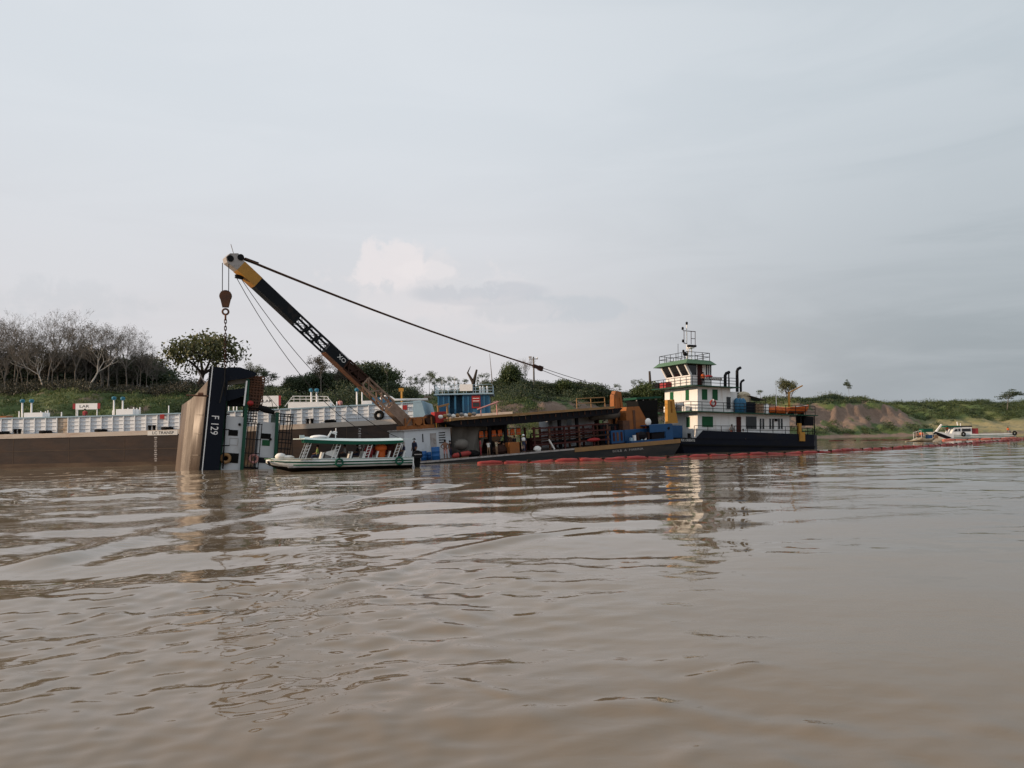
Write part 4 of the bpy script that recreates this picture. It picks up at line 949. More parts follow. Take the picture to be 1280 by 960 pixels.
bpart(MB().prism([(-.6, -.25), (.3, -.6), (L*.13, -HD), (L*.13, HD), (.2, .5)], -HW, HW), 'boom_foot', 'boom_brown')
bpart(lattice(L*.13, L*.29, 4, .17), 'boom_lattice', 'boom_brown')
bpart(lattice(L*.29, L*.40, 4, .15).bb(L*.29, L*.40, -HW*.8, HW*.8, -HD*.2, HD*.85), 'boom_lattice', 'rust_dark')
bpart(MB().bb(L*.40, L*.505, -HW, HW, -HD, HD).bb(L*.67, L*.88, -HW, HW, -HD, HD)
      .bb(L*.505, L*.67, -HW, -HW+.06, HD*.62, HD).bb(L*.505, L*.67, -HW, -HW+.06, -HD, -HD*.62).bb(L*.505, L*.67, HW-.06, HW, HD*.62, HD).bb(L*.505, L*.67, HW-.06, HW, -HD, -HD*.62), 'boom_box', 'boom_black')
mbx = MB()
for i in range(3):
    a, b = L*(.505+.055*i), L*(.505+.055*(i+1))
    for s in (-1, 1):
        mbx.beam((a+.1, s*(HW-.04), -HD*.64), (b-.1, s*(HW-.04), HD*.64), .045); mbx.beam((a+.1, s*(HW-.04), HD*.64), (b-.1, s*(HW-.04), -HD*.64), .045)
        if i < 2: mbx.bb(b-.12, b+.12, s*HW-.025, s*HW+.025, -HD*.64, HD*.64)
bpart(mbx, 'boom_cross_brace', 'boom_black')
bpart(MB().bb(L*.29, L*.50, -HW-.02, HW+.02, -HD-.07, -HD-.01), 'boom_underside_flange', 'rust')
bpart(MB().bb(L*.88, L*.968, -HW-.012, HW+.012, -HD-.012, HD+.012), 'boom_yellow_tip', 'yellow_steel')
bpart(MB().prism([(L*.968, -HD), (L*.968, HD), (L+.15, HD+.15), (L+.62, .15), (L+.65, -.35), (L+.3, -.62)], -HW*.95, HW*.95), 'boom_head', 'grey_head')
for s in (L+.32, L*.99): bpart(MB().lathe([(.28, -HW-.06), (.28, HW+.06)], (s, 0, -.18 if s > L else .55), 14, 1), 'sheave', 'black_paint')
bpart(MB().beam((L*.93, 0, -HD), (L*.955, 0, -HD-.35), .3), 'lower_sheave', 'black_paint')
bpart(MB().tube([(L+.3, 0, .5), (L+1.05, 0, 1.0)], .03, 5), 'wind_vane', 'grey_head')
sidesign = 1 if (BM.to_3x3() @ Vector((0, 1, 0))).y < 0 else -1
tmx = BM @ Matrix.Translation((L*.43, sidesign*(HW+.01), .05)) @ Matrix(((-1, 0, 0, 0), (0, 0, sidesign, 0), (0, 1 , 0, 0), (0, 0, 0, 1)))
text('XO', .62, 'white_plain', crane, tmx)
# orange turntable machinery
tm = MB().bb(foot.x-1.0, foot.x+2.4, 3.6, 5.2, Z1+.12, Z1+.5)
for dx in (-.7, .2, 1.2, 2.0): tm.bb(foot.x+dx, foot.x+dx+.14, 3.5, 5.3, Z1+.5, Z1+1.25)
tm.bb(foot.x-.2, foot.x+2.3, 3.55, 3.7, Z1+1.15, Z1+1.3).tube([(foot.x+.7, 3.4, Z1+.85), (foot.x+.7, 5.2, Z1+.85)], .38, 12)
tm.beam((foot.x-.9, 3.6, Z1+.2), (foot.x-.9, 3.6, Z1-1.0), .16).beam((foot.x-.9, 3.2, Z1+.3), (foot.x-.2, 3.2, Z1+1.1), .12)
tm.build('turntable', 'orange_steel', crane)
MB().lathe([(.5, 0), (.5, .9)], (foot.x+2.0, 3.55, Z1+1.0), 14, 1).build('hoist_drum', 'rust_dark', crane)
MB().bb(foot.x+2.5, foot.x+3.6, 3.3, 4.6, Z1+.6, Z1+1.7).build('control_box', 'red_paint', crane)
for x_ in (foot.x+2.5, foot.x+3.5): MB().beam((x_, 3.35, Z1+.1), (x_, 3.35, Z1+.6), .1).build('control_box_leg', 'yellow_steel', crane)
fr = MB()
for x_ in (foot.x+3.3, foot.x+4.3): fr.beam((x_, 4.6, Z1+.1), (x_, 4.6, Z1+2.35), .16)
fr.beam((foot.x+3.2, 4.6, Z1+2.2), (foot.x+4.5, 4.6, Z1+2.45), .18); fr.build('guide_frame', 'ochre', crane)
# A-frame
mb = MB()
for s in (2.6, 6.0):
    s = 4.3+(s-4.3)*.22; mb.beam((aft.x-.5, s, .02), (aft.x-.1, s, aft.z-.5), .2); mb.beam((aft.x+.9, s, .02), (aft.x+.4, s, aft.z-.6), .2)
mb.prism([(aft.x-.55, aft.z-1.9), (aft.x+.75, aft.z-1.9), (aft.x+.6, aft.z+.0), (aft.x-.1, aft.z+.12), (aft.x-.4, aft.z-.4)], 3.9, 4.7)
mb.build('a_frame', 'orange_steel', crane)
def wire(p, q, r, sag=0, name='pendant_wire', m='wire', n=10):
    p, q = Vector(p), Vector(q)
    pts = [p.lerp(q, i/n)+Vector((0, 0, -sag*4*(i/n)*(1-i/n))) for i in range(n+1)]
    return MB().tube(pts, r, 5).build(name, m, crane)
th = BM @ Vector((L*.985, 0, .75))
tt = .0
blk = None
for i in range(1, 400):
    q = th.lerp(aft, i/400); w_ = PT.M @ q; v = w_-CAM; sx = 640+F*v.dot(rt)/v.dot(fwd)
    if sx > 672: blk = q; break
blk.z -= .35
dv = (blk-th).normalized()
for s, r_ in ((-.1, .05), (.1, .05), (0, .04)): wire(th+sidev*s*2, blk-dv*.5+sidev*s, r_, .35, m='wire_rust' if s else 'wire')
MB().beam(blk-dv*.7, blk+dv*.1, .3, .34).beam(blk-dv*.0, blk+dv*.5, .34, .5).build('pendant_block', 'rust_dark', crane)
MB().beam(th+dv*.3, th+dv*1.5, .22, .26).build('pendant_socket', 'black_paint', crane)
for s in (-.35, .3): wire(blk+dv*.4+Vector((0, 0, s*.4)), aft+Vector((0, 0, s)), .032, .12)
wire(BM @ Vector((L*.96, 0, -HD-.3)), Pm(490, 552, 3.0), .03, 3.1, 'hoist_wire', n=16)
wire(BM @ Vector((L*.945, 0, -HD-.1)), Pm(500, 548, 3.0), .03, 2.1, 'hoist_wire', n=16)
wire(BM @ Vector((L*.88, 0, HD+.1)), BM @ Vector((L*.36, 0, HD+.25)), .015, 0, 'top_wire')

# hook block, shackle and chain hang from the boom head
hb_ = at(282, 373, 65.6); hw = Vector((hb_.x, hb_.y, hb_.z))
blk_e = thing('hook_block', 'rusty round hoist block hanging under the boom head', 'hook block', Matrix.Translation(hw) @ Matrix.Rotation(R(20), 4, 'Z'))
MB().lathe([(.25, -.2), (.5, -.16), (.52, 0), (.5, .16), (.25, .2)], (0, 0, .2), 18, 1).build('sheave', 'rust_dark', blk_e, True)
MB().prism([(-.38, .55), (.38, .55), (.46, .1), (.26, -.75), (-.26, -.75), (-.46, .1)], -.27, -.21).prism([(-.38, .55), (.38, .55), (.46, .1), (.26, -.75), (-.26, -.75), (-.46, .1)], .21, .27).bb(-.2, .2, -.21, .21, -.75, -.45).build('cheek_plate', 'rust', blk_e)
MB().torus((0, -.01, -1.15), .24, .085, 1, 16, 7).torus((0, 0, -1.62), .22, .08, 0, 16, 7).build('hook_shackle', 'rust', blk_e, True)
for sx in (-.24, .22):
    a = hw+Vector((sx, 0, .6)); top = Vector((a.x, a.y+.1, tipw.z-.35))
    MB().tube([(sx*1.1, 0, .3), (sx*1.1, 0, top.z-hw.z)], .035, 5).build('hoist_rope', 'wire', blk_e)
lk = MB().tube([(math.cos(t)*.085, 0, math.sin(t)*.15+ (.06 if math.sin(t) > 0 else -.06)) for t in [2*math.pi*i/12 for i in range(13)]], .036, 5)
lko = lk.build('chain_link', 'rust_dark', None, True); lkm = lko.data; bpy.data.objects.remove(lko)
ztop = hw.z-1.85; zbot = at(283, 457, 65.6).z-.2
ch = thing('lifting_chain', 'heavy rusty lifting chain from the hoist block to the sunken tug', 'chain', (hw.x, hw.y, ztop))
nl = int((ztop-zbot)/.30)+1
for i in range(nl):
    o = link('chain_link', lkm, None, ch, (0, 0, -.12-i*.30)); o.rotation_euler = (0, 0, R(20)+(R(90) if i % 2 else 0))
MB().tube([(0, 0, zbot-ztop), (.1, -.4, zbot-ztop-1.2), (-.1, -.9, zbot-ztop-3)], .06, 5).build('sling', 'black_paint', ch)

# long roofed gangway girder over the pontoon deck
gl, gr = Pm(573, 523, 1.6), Pm(768, 508.5, 1.6)
gd = thing('roof_girder', 'long dark roof girder with ochre edge spanning the pontoon', 'girder', PT.mat((0, 0, 0)))
MB().prism([(gl.x, gl.z-.16), (gl.x-.9, gl.z-.22), (gl.x-.9, gl.z+.02), (gl.x, gl.z+.08), (gr.x, gr.z+.06), (gr.x, gr.z-.16)], 1.5, 7.5).build('edge_plate', 'ochre', gd)
MB().prism([(gl.x-1.2, gl.z-.27), (gr.x+1.2, gr.z-.17), (gr.x+.5, gr.z-.75), (gr.x-8, gr.z-1.1), (gl.x+3, gl.z-.95), (gl.x-.2, gl.z-.8)], 1.75, 7.2).build('girder_web', 'girder', gd)
for k in range(26):
    xx = gl.x+.3+(gr.x-gl.x-.5)*k/25; zz = gl.z-.2+(gr.z-gl.z)*k/25; MB().bb(xx-.035, xx+.035, 1.66, 1.76, zz-.42, zz-.08).build('web_stiffener', 'rust_dark' if k % 5 else 'rust', gd)
for px in (612, 632, 700, 722): 
    q = Pm(px, 540, 2.6); MB().bb(q.x-.14, q.x+.14, 2.5, 2.8, 0.01, gl.z-.7).build('support_post', 'girder', gd)
q0, q1 = Pm(721, 505, 1.7), Pm(756, 501.5, 1.7)
rail([(q0.x, 1.7, gr.z+.06), (q1.x, 1.7, gr.z+.06)], q0.z-gr.z+.5, r=.04, bars=(1., .5), sp=2.).build('hand_rail', 'ochre', gd)
MB().tube([(Pm(597, 511, 2).x, 2, gl.z+.8), (Pm(623, 505, 2).x, 2, gl.z+1.45)], .07, 6).tube([(Pm(601, 511, 2).x, 2, gl.z), (Pm(601, 511, 2).x, 2, gl.z+.85)], .05, 5).tube([(Pm(621, 511, 2).x, 2, gl.z), (Pm(621, 511, 2).x, 2, gl.z+1.4)], .05, 5).build('slanted_rail', 'cloth_pink', gd)
for k in range(9):
    t = Pm(551+k*5.2, 521, 2.2); MB().ell((t.x, 2.2, gl.z+.26+.05*(k % 3)), (.27, .24, .2), 8, 6, .12).build('bundle', ('cloth_white', 'ochre', 'cloth_grey')[k % 3], gd, True)
# grey tarpaulin slung from the girder's low end
pts = [(564, 527), (602, 528), (611, 534), (600, 549), (588, 562), (566, 566)]
P3 = [Pm(x, y, 3.4) for x, y in pts]; c_ = sum((Vector((p.x, 0, p.z)) for p in P3), Vector())/6
e = thing('tarpaulin', 'grey-brown tarpaulin slung beneath the low end of the roof girder', 'tarpaulin', PT.mat((0, 0, 0)))
mb = MB(); nn = 9
for j in range(nn):
    t = j/(nn-1); top = Vector((P3[0].x+(P3[2].x-P3[0].x)*t, 0, P3[0].z-.1)); bot = Vector((P3[5].x+(P3[4].x+.8-P3[5].x)*t, 0, .05))
    for i in range(7):
        s_ = i/6; p = top.lerp(bot, s_); mb.v.append((p.x, 3.3+.35*math.sin(j*1.9+s_*2)+.5*s_*math.sin(j*.8), p.z+.12*math.sin(j*2.3)))
for j in range(nn-1):
    for i in range(6): mb.f.append((j*7+i, (j+1)*7+i, (j+1)*7+i+1, j*7+i+1))
o = mb.build('sheet', 'tarp_grey', e, True); sm = o.modifiers.new('thick', 'SOLIDIFY'); sm.thickness = .04
MB().ell(Pm(577, 557, 2.2)+Vector((0, 0, .1)), (.75, .6, .55), 12, 8, .06).build('bundle', 'tarp_grey', e, True)

# white cabin further back, brown pipe racks, tank
a, b, z0, z1 = PT.rect(690, 523, 746, 560, 6.0)
cb = thing('pontoon_cabin', 'pale cabin with a small dark window under the roof girder', 'cabin', PT.mat((a, 6.0, .015)))
MB().bb(0, b-a, 0, 3, 0, z1).build('wall', 'grey_wall', cb); MB().bb((b-a)*.33, (b-a)*.44, -.03, .02, 2.3, 3.0).build('window', 'dark_glass', cb); MB().bb(-.1, b-a+.1, -.1, 3.1, z1, z1+.1).build('roof', 'grey_head', cb)
rk = thing('pipe_rack', 'maroon steel rack stacked with rusty pipes on the pontoon deck', 'rack', PT.mat((0, 0, .015)))
xa, xb = Pm(668, 550, 1.6).x, Pm(760, 550, 1.6).x
for k in range(6):
    xx = xa+(xb-xa)*k/5
    for yy in (1.6, 3.6): MB().bb(xx-.09, xx+.09, yy-.09, yy+.09, 0, 2.5-.06*k).build('upright', 'rust' if k % 2 else 'maroon', rk)
for z_, m_ in ((.55, 'maroon'), (1.05, 'rust_dark'), (1.6, 'maroon'), (2.25, 'maroon')):
    MB().bb(xa-.3, xb+.2, 1.46, 1.58, z_, z_+.16).build('crossbeam', m_, rk)
for k in range(10):
    z_ = (.8, 1.3, 1.85)[k % 3]; MB().tube([(xa+random.uniform(-.3, 2.5), 1.8+.17*k, z_), (xb-random.uniform(0, 2.5), 1.8+.17*k, z_+random.uniform(-.1, .15))], .09, 7).build('pipe', random.choice(('rust_dark', 'maroon', 'rust', 'girder')), rk)
p = Pm(690, 560, 1.1); MB().tube([(p.x-.25, 1.2, 1.1), (p.x+.35, 1.2, .05)], .1, 6).build('white_hose', 'cloth_white', rk)
MB().ell(Pm(742, 550, 1.5), (.9, .3, .22), 10, 6).build('red_bundle', 'red_paint', rk, True)
a, b, z0, z1 = PT.rect(742, 513, 782, 524, 3.4)
e = thing('steel_tank', 'dark grey horizontal steel tank behind the orange winch house', 'tank', PT.mat((a, 4.2, (z0+z1)/2)))
MB().lathe([(.3, 0), (.52, .1), (.52, b-a-.1), (.3, b-a)], n=16, ax=0).build('shell', 'tarp_grey', e, True)
for t in (.2, .8): MB().bb((b-a)*t-.1, (b-a)*t+.1, -.35, .35, -(z0+z1)/2+.01, -.35).build('saddle', 'rust_dark', e)
# orange winch house
a, b, z0, z1 = PT.rect(782, 509, 806, 545, 2.6); b2 = Pm(813, 535, 2.6).x
wh = thing('winch_house', 'tall rust-orange winch house with sloping end on the pontoon', 'winch house', PT.mat((a, 2.6, .015)))
MB().prism([(0, .4), (b2-a, .4), (b2-a, 1.6), (b-a-.5, z1), (.15, z1), (0, z1-.6)], 0, 3.6).build('housing', 'orange_steel', wh)
MB().bb(.9, 1.2, -.06, .02, .9, z1-.4).build('ladder_plate', 'rust', wh)
MB().bb(-.65, .25, -.2, .9, 0, 2.5).build('column', 'rust', wh)
MB().tube([(b2-a-.1, -.1, 1.3), (b2-a-.1, -.1, 1.9)], [.16, .02], 8).tube([(b2-a-.7, -.1, 1.3), (b2-a-.7, -.1, 1.9)], [.16, .02], 8).build('cone', 'orange_plain', wh)
MB().bb(-.5, b2-a, .3, 3.3, 0, .4).build('bed', 'rust_dark', wh)
# blue engine skid with yellow bracket and white drum
a, b, z0, z1 = PT.rect(788, 533, 847, 551, .9)
en = thing('engine_skid', 'blue engine skid with cut-out side at the pontoon corner', 'engine', PT.mat((a, .9, .015)))
W_ = min(b, PL-.15)-a; Ht = z1-.02
MB().bb(0, W_, 0, 2.2, 0, .25).bb(W_*.45, W_, 0, .12, Ht*.55, Ht).bb(W_*.82, W_, 0, .12, .25, Ht*.55).bb(0, W_, 1.2, 2.2, .25, Ht*.8).bb(W_*.45, W_, .12, 2.2, Ht-.1, Ht).build('frame', 'blue_paint', en)
MB().bb(W_*.5, W_*.8, .1, 1.1, .25, Ht*.5).ell((W_*.3, .5, .7), (.8, .5, .5), 10, 6, .08).build('engine_block', 'girder', en)
MB().lathe([(.35, -.1), (.42, 0), (.35, .1)], (W_*.46, .3, Ht+.35), 14, 1).build('drum', 'white_plain', en, True)
MB().lathe([(.16, 0), (.16, .05)], (W_*.90, -.06, Ht*.72), 10, 1).build('port', 'black_paint', en)
for k in range(6): MB().bb(W_*.08*k+.1, W_*.08*k+.35, .2, .5, .25, .6+.25*((k*7) % 3)).build('cylinder_head', ('rail_blue', 'white_plain', 'rust_dark')[k % 3], en)
X0, X1, Zb, Zt = PT.rect(834, 500, 846, 533, 1.2)
yb = thing('towing_bracket', 'yellow forked steel bracket standing on the blue engine skid', 'bracket', PT.mat((X0, 1.2, Ht+.015)))
q = X1-X0; hh = Zt-Ht
MB().prism([(-.15, 0), (q+.25, 0), (q*.98, hh*.6), (q*.92, hh), (q*.62, hh), (q*.6, hh*.45), (q*.38, hh*.45), (q*.36, hh), (0.05, hh)], 0, .5).build('plate', 'yellow_steel', yb)
# dark stack and green canopy behind the winch house
a, b, z0, z1 = PT.rect(795, 497, 822, 545, 8.0)
cp = thing('deck_canopy', 'dark green canopy on posts behind the orange winch house', 'canopy', PT.mat((a, 8, .015)))
MB().bb(-.3, b-a+.6, -.5, 2.2, z1-.25, z1).build('roof', 'green_edge', cp)
for t in (0, .33, .66, 1): MB().bb((b-a)*t-.07, (b-a)*t+.07, -.2, -.06, 0, z1-.25).build('post', 'grey_head', cp)
MB().bb(.1, b-a-.1, 1.2, 2.1, 0, z1-.3).build('back_wall', 'girder', cp)
rail([(0, -.3, 1.6), (b-a, -.3, 1.6)], 1.0, sp=.7, bars=(1., .5, 0.)).build('railing', 'grey_head', cp)
a, b, z0, z1 = PT.rect(821, 500, 833, 545, 7.0); b = min(b, PL-.1)
e = thing('fender_stack', 'tall black rubber pushing fender between pontoon and tug', 'fender', PT.mat((a, 7, .015)))
MB().prism([(0, 0), (b-a+.3, 0), (b-a+.2, z1*.5), (b-a-.1, z1), (.1, z1), (0, z1*.7)], 0, 2.4).build('body', 'black_rubber', e)
for k in range(5): MB().bb(-.02, b-a+.1, -.08, .02, .4+k*.75, .55+k*.75).build('rib', 'black_rubber', e)

# barrels, raft, vests and deck clutter
for px0, px1, hgt, c, m_, nm, lab in ((604, 616, 1.5, 7.0, 'rust_dark', 'generator', 'dark rusty generator set at the back under the girder'), (618, 633, 1.1, 8.2, 'girder', 'pump_unit', 'black pump unit behind the life jackets'), (663, 676, 1.3, 4.6, 'maroon', 'compressor', 'maroon compressor at the end of the pipe rack'), (640, 652, .9, 5.6, 'rust', 'hose_reel_box', 'rusty box beneath the middle of the girder'), (752, 775, 2.2, 3.2, 'girder', 'hydraulic_unit', 'black hydraulic unit beside the rusty column'), (765, 781, 1.5, 1.8, 'blue_paint', 'blue_tank', 'dark blue tank at the foot of the rusty column')):
    xa, xb = Pm(px0, 560, c).x, Pm(px1, 560, c).x; e = thing(nm, lab, nm.split('_')[0] if 'gen' in nm or 'com' in nm else nm.split('_')[-1], PT.mat((xa, c, .015))); w_ = xb-xa
    MB().bb(0, w_, 0, 1.2, .12, hgt).build('housing', m_, e)
    MB().bb(-.05, w_+.05, -.05, 1.25, 0, .12).build('skid', 'rust_dark', e)
    for t in (.2, .5, .8): MB().bb(w_*t-.12, w_*t+.12, -.04, 0, .35, hgt-.2).build('panel', 'rust' if t == .5 else 'maroon', e)
    MB().tube([(w_*.3, .5, hgt), (w_*.3, .5, hgt+.4), (w_*.3+.3, .5, hgt+.5)], .07, 7).build('pipe', 'black_paint', e)
mb = MB().lathe([(.27, 0), (.29, .03), (.285, .28), (.3, .3), (.285, .32), (.285, .58), (.3, .6), (.285, .62), (.29, .87), (.27, .9)], n=16)
bo = mb.build('barrel', 'blue_barrel', None, True); bme = bo.data; bpy.data.objects.remove(bo)
for px, c, s_, lab in ((544.5, .9, 1.4, 'large blue plastic barrel standing in front of the grey machinery house'), (529.5, 2.2, 1.0, 'blue barrel half hidden behind the outboard motor'), (536, 2.5, .85, 'blue barrel squeezed behind the large blue barrel')):
    p = Pm(px, 566, c); o = link('barrel', bme); o.matrix_world = PT.mat((p.x, c, .015)) @ Matrix.Scale(s_, 4); tag(o, lab, 'barrel')
p0 = Pm(577, 569, .55)
e = thing('rescue_float', 'red elongated rescue float lying on the pontoon edge', 'float', PT.mat((p0.x, .6, .015)))
MB().tube([(-.95, 0, .2), (-.7, 0, .27), (.75, 0, .42), (1.0, 0, .42)], [.12, .25, .25, .12], 10).build('body', 'red_float', e, True)
MB().tube([(-.3, 0, .3), (-.1, 0, .32)], .27, 10).build('strap', 'black_rubber', e, True)
MB().bb(-.75, .75, -.12, .12, 0, .1).build('cradle', 'wood', e)
bar = thing('hanging_rail', 'dark rail under the girder hung with orange life jackets', 'rail', PT.mat((0, 0, 0)))
xa, xb = Pm(601, 540, 3.0).x, Pm(648, 540, 3.0).x; zz = Pm(620, 538, 3.0).z
MB().tube([(xa-.2, 3, zz+.08), (xb+.2, 3, zz+.08)], .04, 6).bb(xa-.25, xa-.15, 2.95, 3.05, 0.01, zz+.1).bb(xb+.15, xb+.25, 2.95, 3.05, 0.01, zz+.1).build('bar', 'rust_dark', bar)
for k in range(7):
    q = PT.mat((xa+(xb-xa)*k/6, 3.0, zz)); e = thing('life_jacket', 'orange life jacket hanging under the girder behind the workers', 'life jacket', q, 'life jackets hanging under the girder')
    MB().prism([(-.2, 0), (-.06, .05), (0, -.12), (.06, .05), (.2, 0), (.24, -.6), (.04, -.62), (0, -.3), (-.04, -.62), (-.24, -.6)], -.08, .08).build('foam_panel', 'cloth_orange', e)
    MB().bb(-.245, .245, -.09, .09, -.42, -.38).build('strap', 'cloth_grey', e)
for px, py, c, s_, m_, nm, lab in ((641, 567, 1.4, (.55, .5, .62), 'orange_steel', 'deck_crate', 'orange crate on deck beside the helmeted worker'), (672, 563.5, 1.0, (.42, .35, .3), 'cloth_white', 'sack', 'white sack lying on deck before the pipe rack'), (590, 568, 1.4, (.8, .5, .35), 'black_rubber', 'cable_heap', 'black heap of cable beside the red rescue float'), (625, 565, 1.9, (.8, .5, .5), 'rust_dark', 'net_heap', 'dark brown heap of nets behind the seated workers'), (636, 562, 3.4, (.7, .6, .9), 'rust', 'rust_block', 'rust-coloured machine block under the roof girder')):
    p = Pm(px, py, c); mb = MB()
    if 'crate' in nm: mb.bb(-s_[0], s_[0], -s_[1], s_[1], 0, s_[2]*1.8)
    else: mb.ell((0, 0, s_[2]*.8), s_, 14, 8, .13)
    o = mb.build(nm, m_); o.matrix_world = PT.mat((p.x, c, .015)); tag(o, lab, nm.split('_')[-1])
def pp(px, c, z=.015, rz=0):
    return PT.mat((Pm(px, 566, c).x, c, z), rz)
person(pp(557, .9, rz=R(-20)), 'bare-chested worker in red shorts beside the blue barrel', 'akimbo', 'skin', 'cloth_pink', bare=True, h=1.85)
person(pp(563, 1.6, rz=R(40)), 'worker in dark clothes just behind the bare-chested worker', 'stand', 'cloth_black', 'cloth_navy', h=1.75)
person(pp(601, 1.3, rz=R(70)), 'worker in maroon shirt standing under the roof girder', 'stand', 'cloth_red', 'cloth_red', h=1.75)
person(pp(611, 1.1, rz=R(-30)), 'worker in pale shirt stooping over the gear on deck', 'reach', 'cloth_white', 'wood', h=1.45)
person(pp(621, 1.2, rz=R(30)), 'worker in tan shirt reaching towards the stooping worker', 'reach', 'bow_tan', 'wood', h=1.45)
person(pp(644, 2.4, rz=R(20)), 'worker in black shirt beside the orange crate', 'stand', 'cloth_black', 'cloth_black', h=1.75)
person(pp(655.5, 1.0, rz=R(-40)), 'worker in white helmet and blue patterned shirt on deck', 'walk', 'cloth_navy', 'cloth_navy', hat='white_plain', vest='cloth_white', h=1.8)
person(pp(630, 2.0, rz=R(0)), 'seated worker in dark brown shirt among the nets', 'sit', 'rust_dark', 'rust_dark', h=1.7)

# ------------------------------------------------------------------ pusher tug
TG = Frame((19.2, 91, 0), R(21.5), R(-2.1))
tug = thing('pusher_tug', 'white three-storey pusher tug with navy hull and green shutters', 'tug', TG.M)
DK = 1.85
def plan(z, ins=0): return [(0+ins, 1.0), (.6+ins, .1+ins), (20.2, .0+ins), (21.6-ins, 1.0), (21.9-ins, 4.6), (21.6-ins, 8.2), (20.2, 9.2-ins), (.6+ins, 9.1-ins), (0+ins, 8.2)]
mb = MB(); A_ = [(x+.9, y, -1.6) for x, y in plan(0, .3)]; B_ = [(x, y, 1.0) for x, y in plan(0)]; C_ = [(x-.12*(x < 1), y, DK+.0) for x, y in plan(0)]
mb.v = A_+B_+C_; n = 9
for k in (0, 9):
    for j in range(n): mb.f.append((k+j, k+(j+1) % n, k+n+(j+1) % n, k+n+j))
mb.f += [tuple(range(9))[::-1], tuple(range(18, 27))]
mb.build('hull', 'navy_tug', tug)
MB().bb(.6, 20.3, -.09, .05, .95, 1.12).build('rubbing_strake', 'black_rubber', tug)
bt = TG.px(879, 538, 0); b1 = TG.px(1025, 543.5, 0)
for y0 in (.0, 9.1):
    MB().prism([(.5, DK-.05), (2.6, DK-.05), (2.6, DK+.02), (bt.x, bt.z), (20.2, b1.z), (20.2, DK-.05)], y0, y0+.1).build('bulwark', 'navy_tug', tug)
MB().prism([(20.2, 0.0), (21.6, 1.0), (21.9, 4.6), (21.6, 8.2), (20.2, 9.2), (20.2, 9.1), (21.5, 8.15), (21.78, 4.6), (21.5, 1.05), (20.2, .1)], DK-.05, b1.z, 'z').build('stern_bulwark', 'navy_tug', tug)
text('R/E ORIENTE', .42, 'cloth_white', tug, Matrix.Translation((1.5, .085, 1.55)) @ FACING @ Matrix.Rotation(0, 4, 'Z'), .8)
HX0 = TG.px(872, 500, 1.0).x; HX1 = TG.px(987, 530, 1.0).x; R1 = 5.06; R2 = TG.px(880, 482.5, 1.0).z
MB().bb(HX0, HX1, 1.0, 8.2, DK, R1-.1).build('lower_house', 'white_paint', tug)
MB().bb(HX0-1.7, 20.9, -.05, 9.25, R1-.1, R1).build('upper_deck', 'green_edge', tug)
H2X = TG.px(913, 500, 1.0).x
MB().bb(HX0, H2X, 1.0, 8.2, R1, R2-.1).build('middle_house', 'white_paint', tug)
MB().bb(HX0-1.4, H2X+.7, .1, 9.1, R2-.1, R2).build('bridge_deck', 'green_edge', tug)
H3X = TG.px(931, 500, 1.6).x
MB().bb(H2X+.003, TG.px(921, 500, 1.6).x, 1.6, 7.6, R1, TG.px(915, 490, 1.6).z).build('stair_house', 'white_paint', tug)
cs = TG.rect(914, 490.5, 931, 516, 2.6)
MB().bb(cs[0], cs[1], 2.6, 6.6, R1, cs[3]).bb(cs[0]-.2, cs[1]+.1, 2.4, 6.8, cs[3], cs[3]+.08).build('funnel_casing', 'white_paint', tug)
def twin(x0, y0, x1, y1, c, m, name='window', frame=True):
    a, b, z0, z1 = TG.rect(x0, y0, x1, y1, c)
    w = MB().bb(a, b, c-.03, c+.02, z0, z1).build(name, m, tug)
    if frame: MB().bb(a-.05, b+.05, c-.045, c-.002, z1, z1+.05).bb(a-.05, b+.05, c-.06, c-.002, z0-.06, z0).bb(a-.05, a, c-.045, c-.002, z0, z1).bb(b, b+.05, c-.045, c-.002, z0, z1).build('frame', 'white_paint', w)
    return w
for r_ in ((877, 486.3, 884, 500), (890, 486.6, 897, 500.3), (877.2, 520.3, 891.2, 534)): twin(*r_, 1.0, 'green_win', 'shutter')
twin(907.7, 496, 913.2, 511, 1.0 if H2X > TG.px(913, 500, 1.0).x-.01 else 1.6, 'dark_glass', 'doorway')
dw = twin(911.6, 520.3, 918.6, 541, 1.0, 'white_plain', 'door'); p = TG.px(917.5, 533, 1.0); MB().cb((p.x, .94, p.z), (.06, .05, .16)).build('handle', 'black_paint', dw)
twin(920, 520.8, 926.3, 542.5, 1.0, 'maroon', 'doorway'); twin(932, 520.3, 945.6, 536.5, 1.0, 'dark_glass', 'window')
for px in (949.2, 961.2, 972.2):
    twin(px, 523.2, px+2.6, 536.4, 1.0, 'dark_glass'); twin(px+3.3, 523.2, px+6, 536.4, 1.0, 'dark_glass')
p = TG.px(970, 525, .9); MB().cb((p.x, .88, p.z), (.35, .22, .3)).build('deck_lamp', 'black_paint', tug)
def fwin(x0, y0, x1, y1, xc, m, name='window'):
    a, b, z0, z1 = TG.rectx(x0, y0, x1, y1, xc); w = MB().bb(xc-.03, xc+.02, a, b, z0, z1).build(name, m, tug)
    MB().bb(xc-.045, xc-.002, a-.05, b+.05, z1, z1+.05).bb(xc-.06, xc-.002, a-.05, b+.05, z0-.06, z0).build('frame', 'white_paint', w); return w
fwin(857, 487.3, 861.4, 500.3, HX0, 'green_win', 'shutter'); fwin(837.6, 490.3, 842, 503.2, HX0, 'green_win', 'shutter'); fwin(858, 521.4, 862.4, 534, HX0, 'green_win', 'shutter')
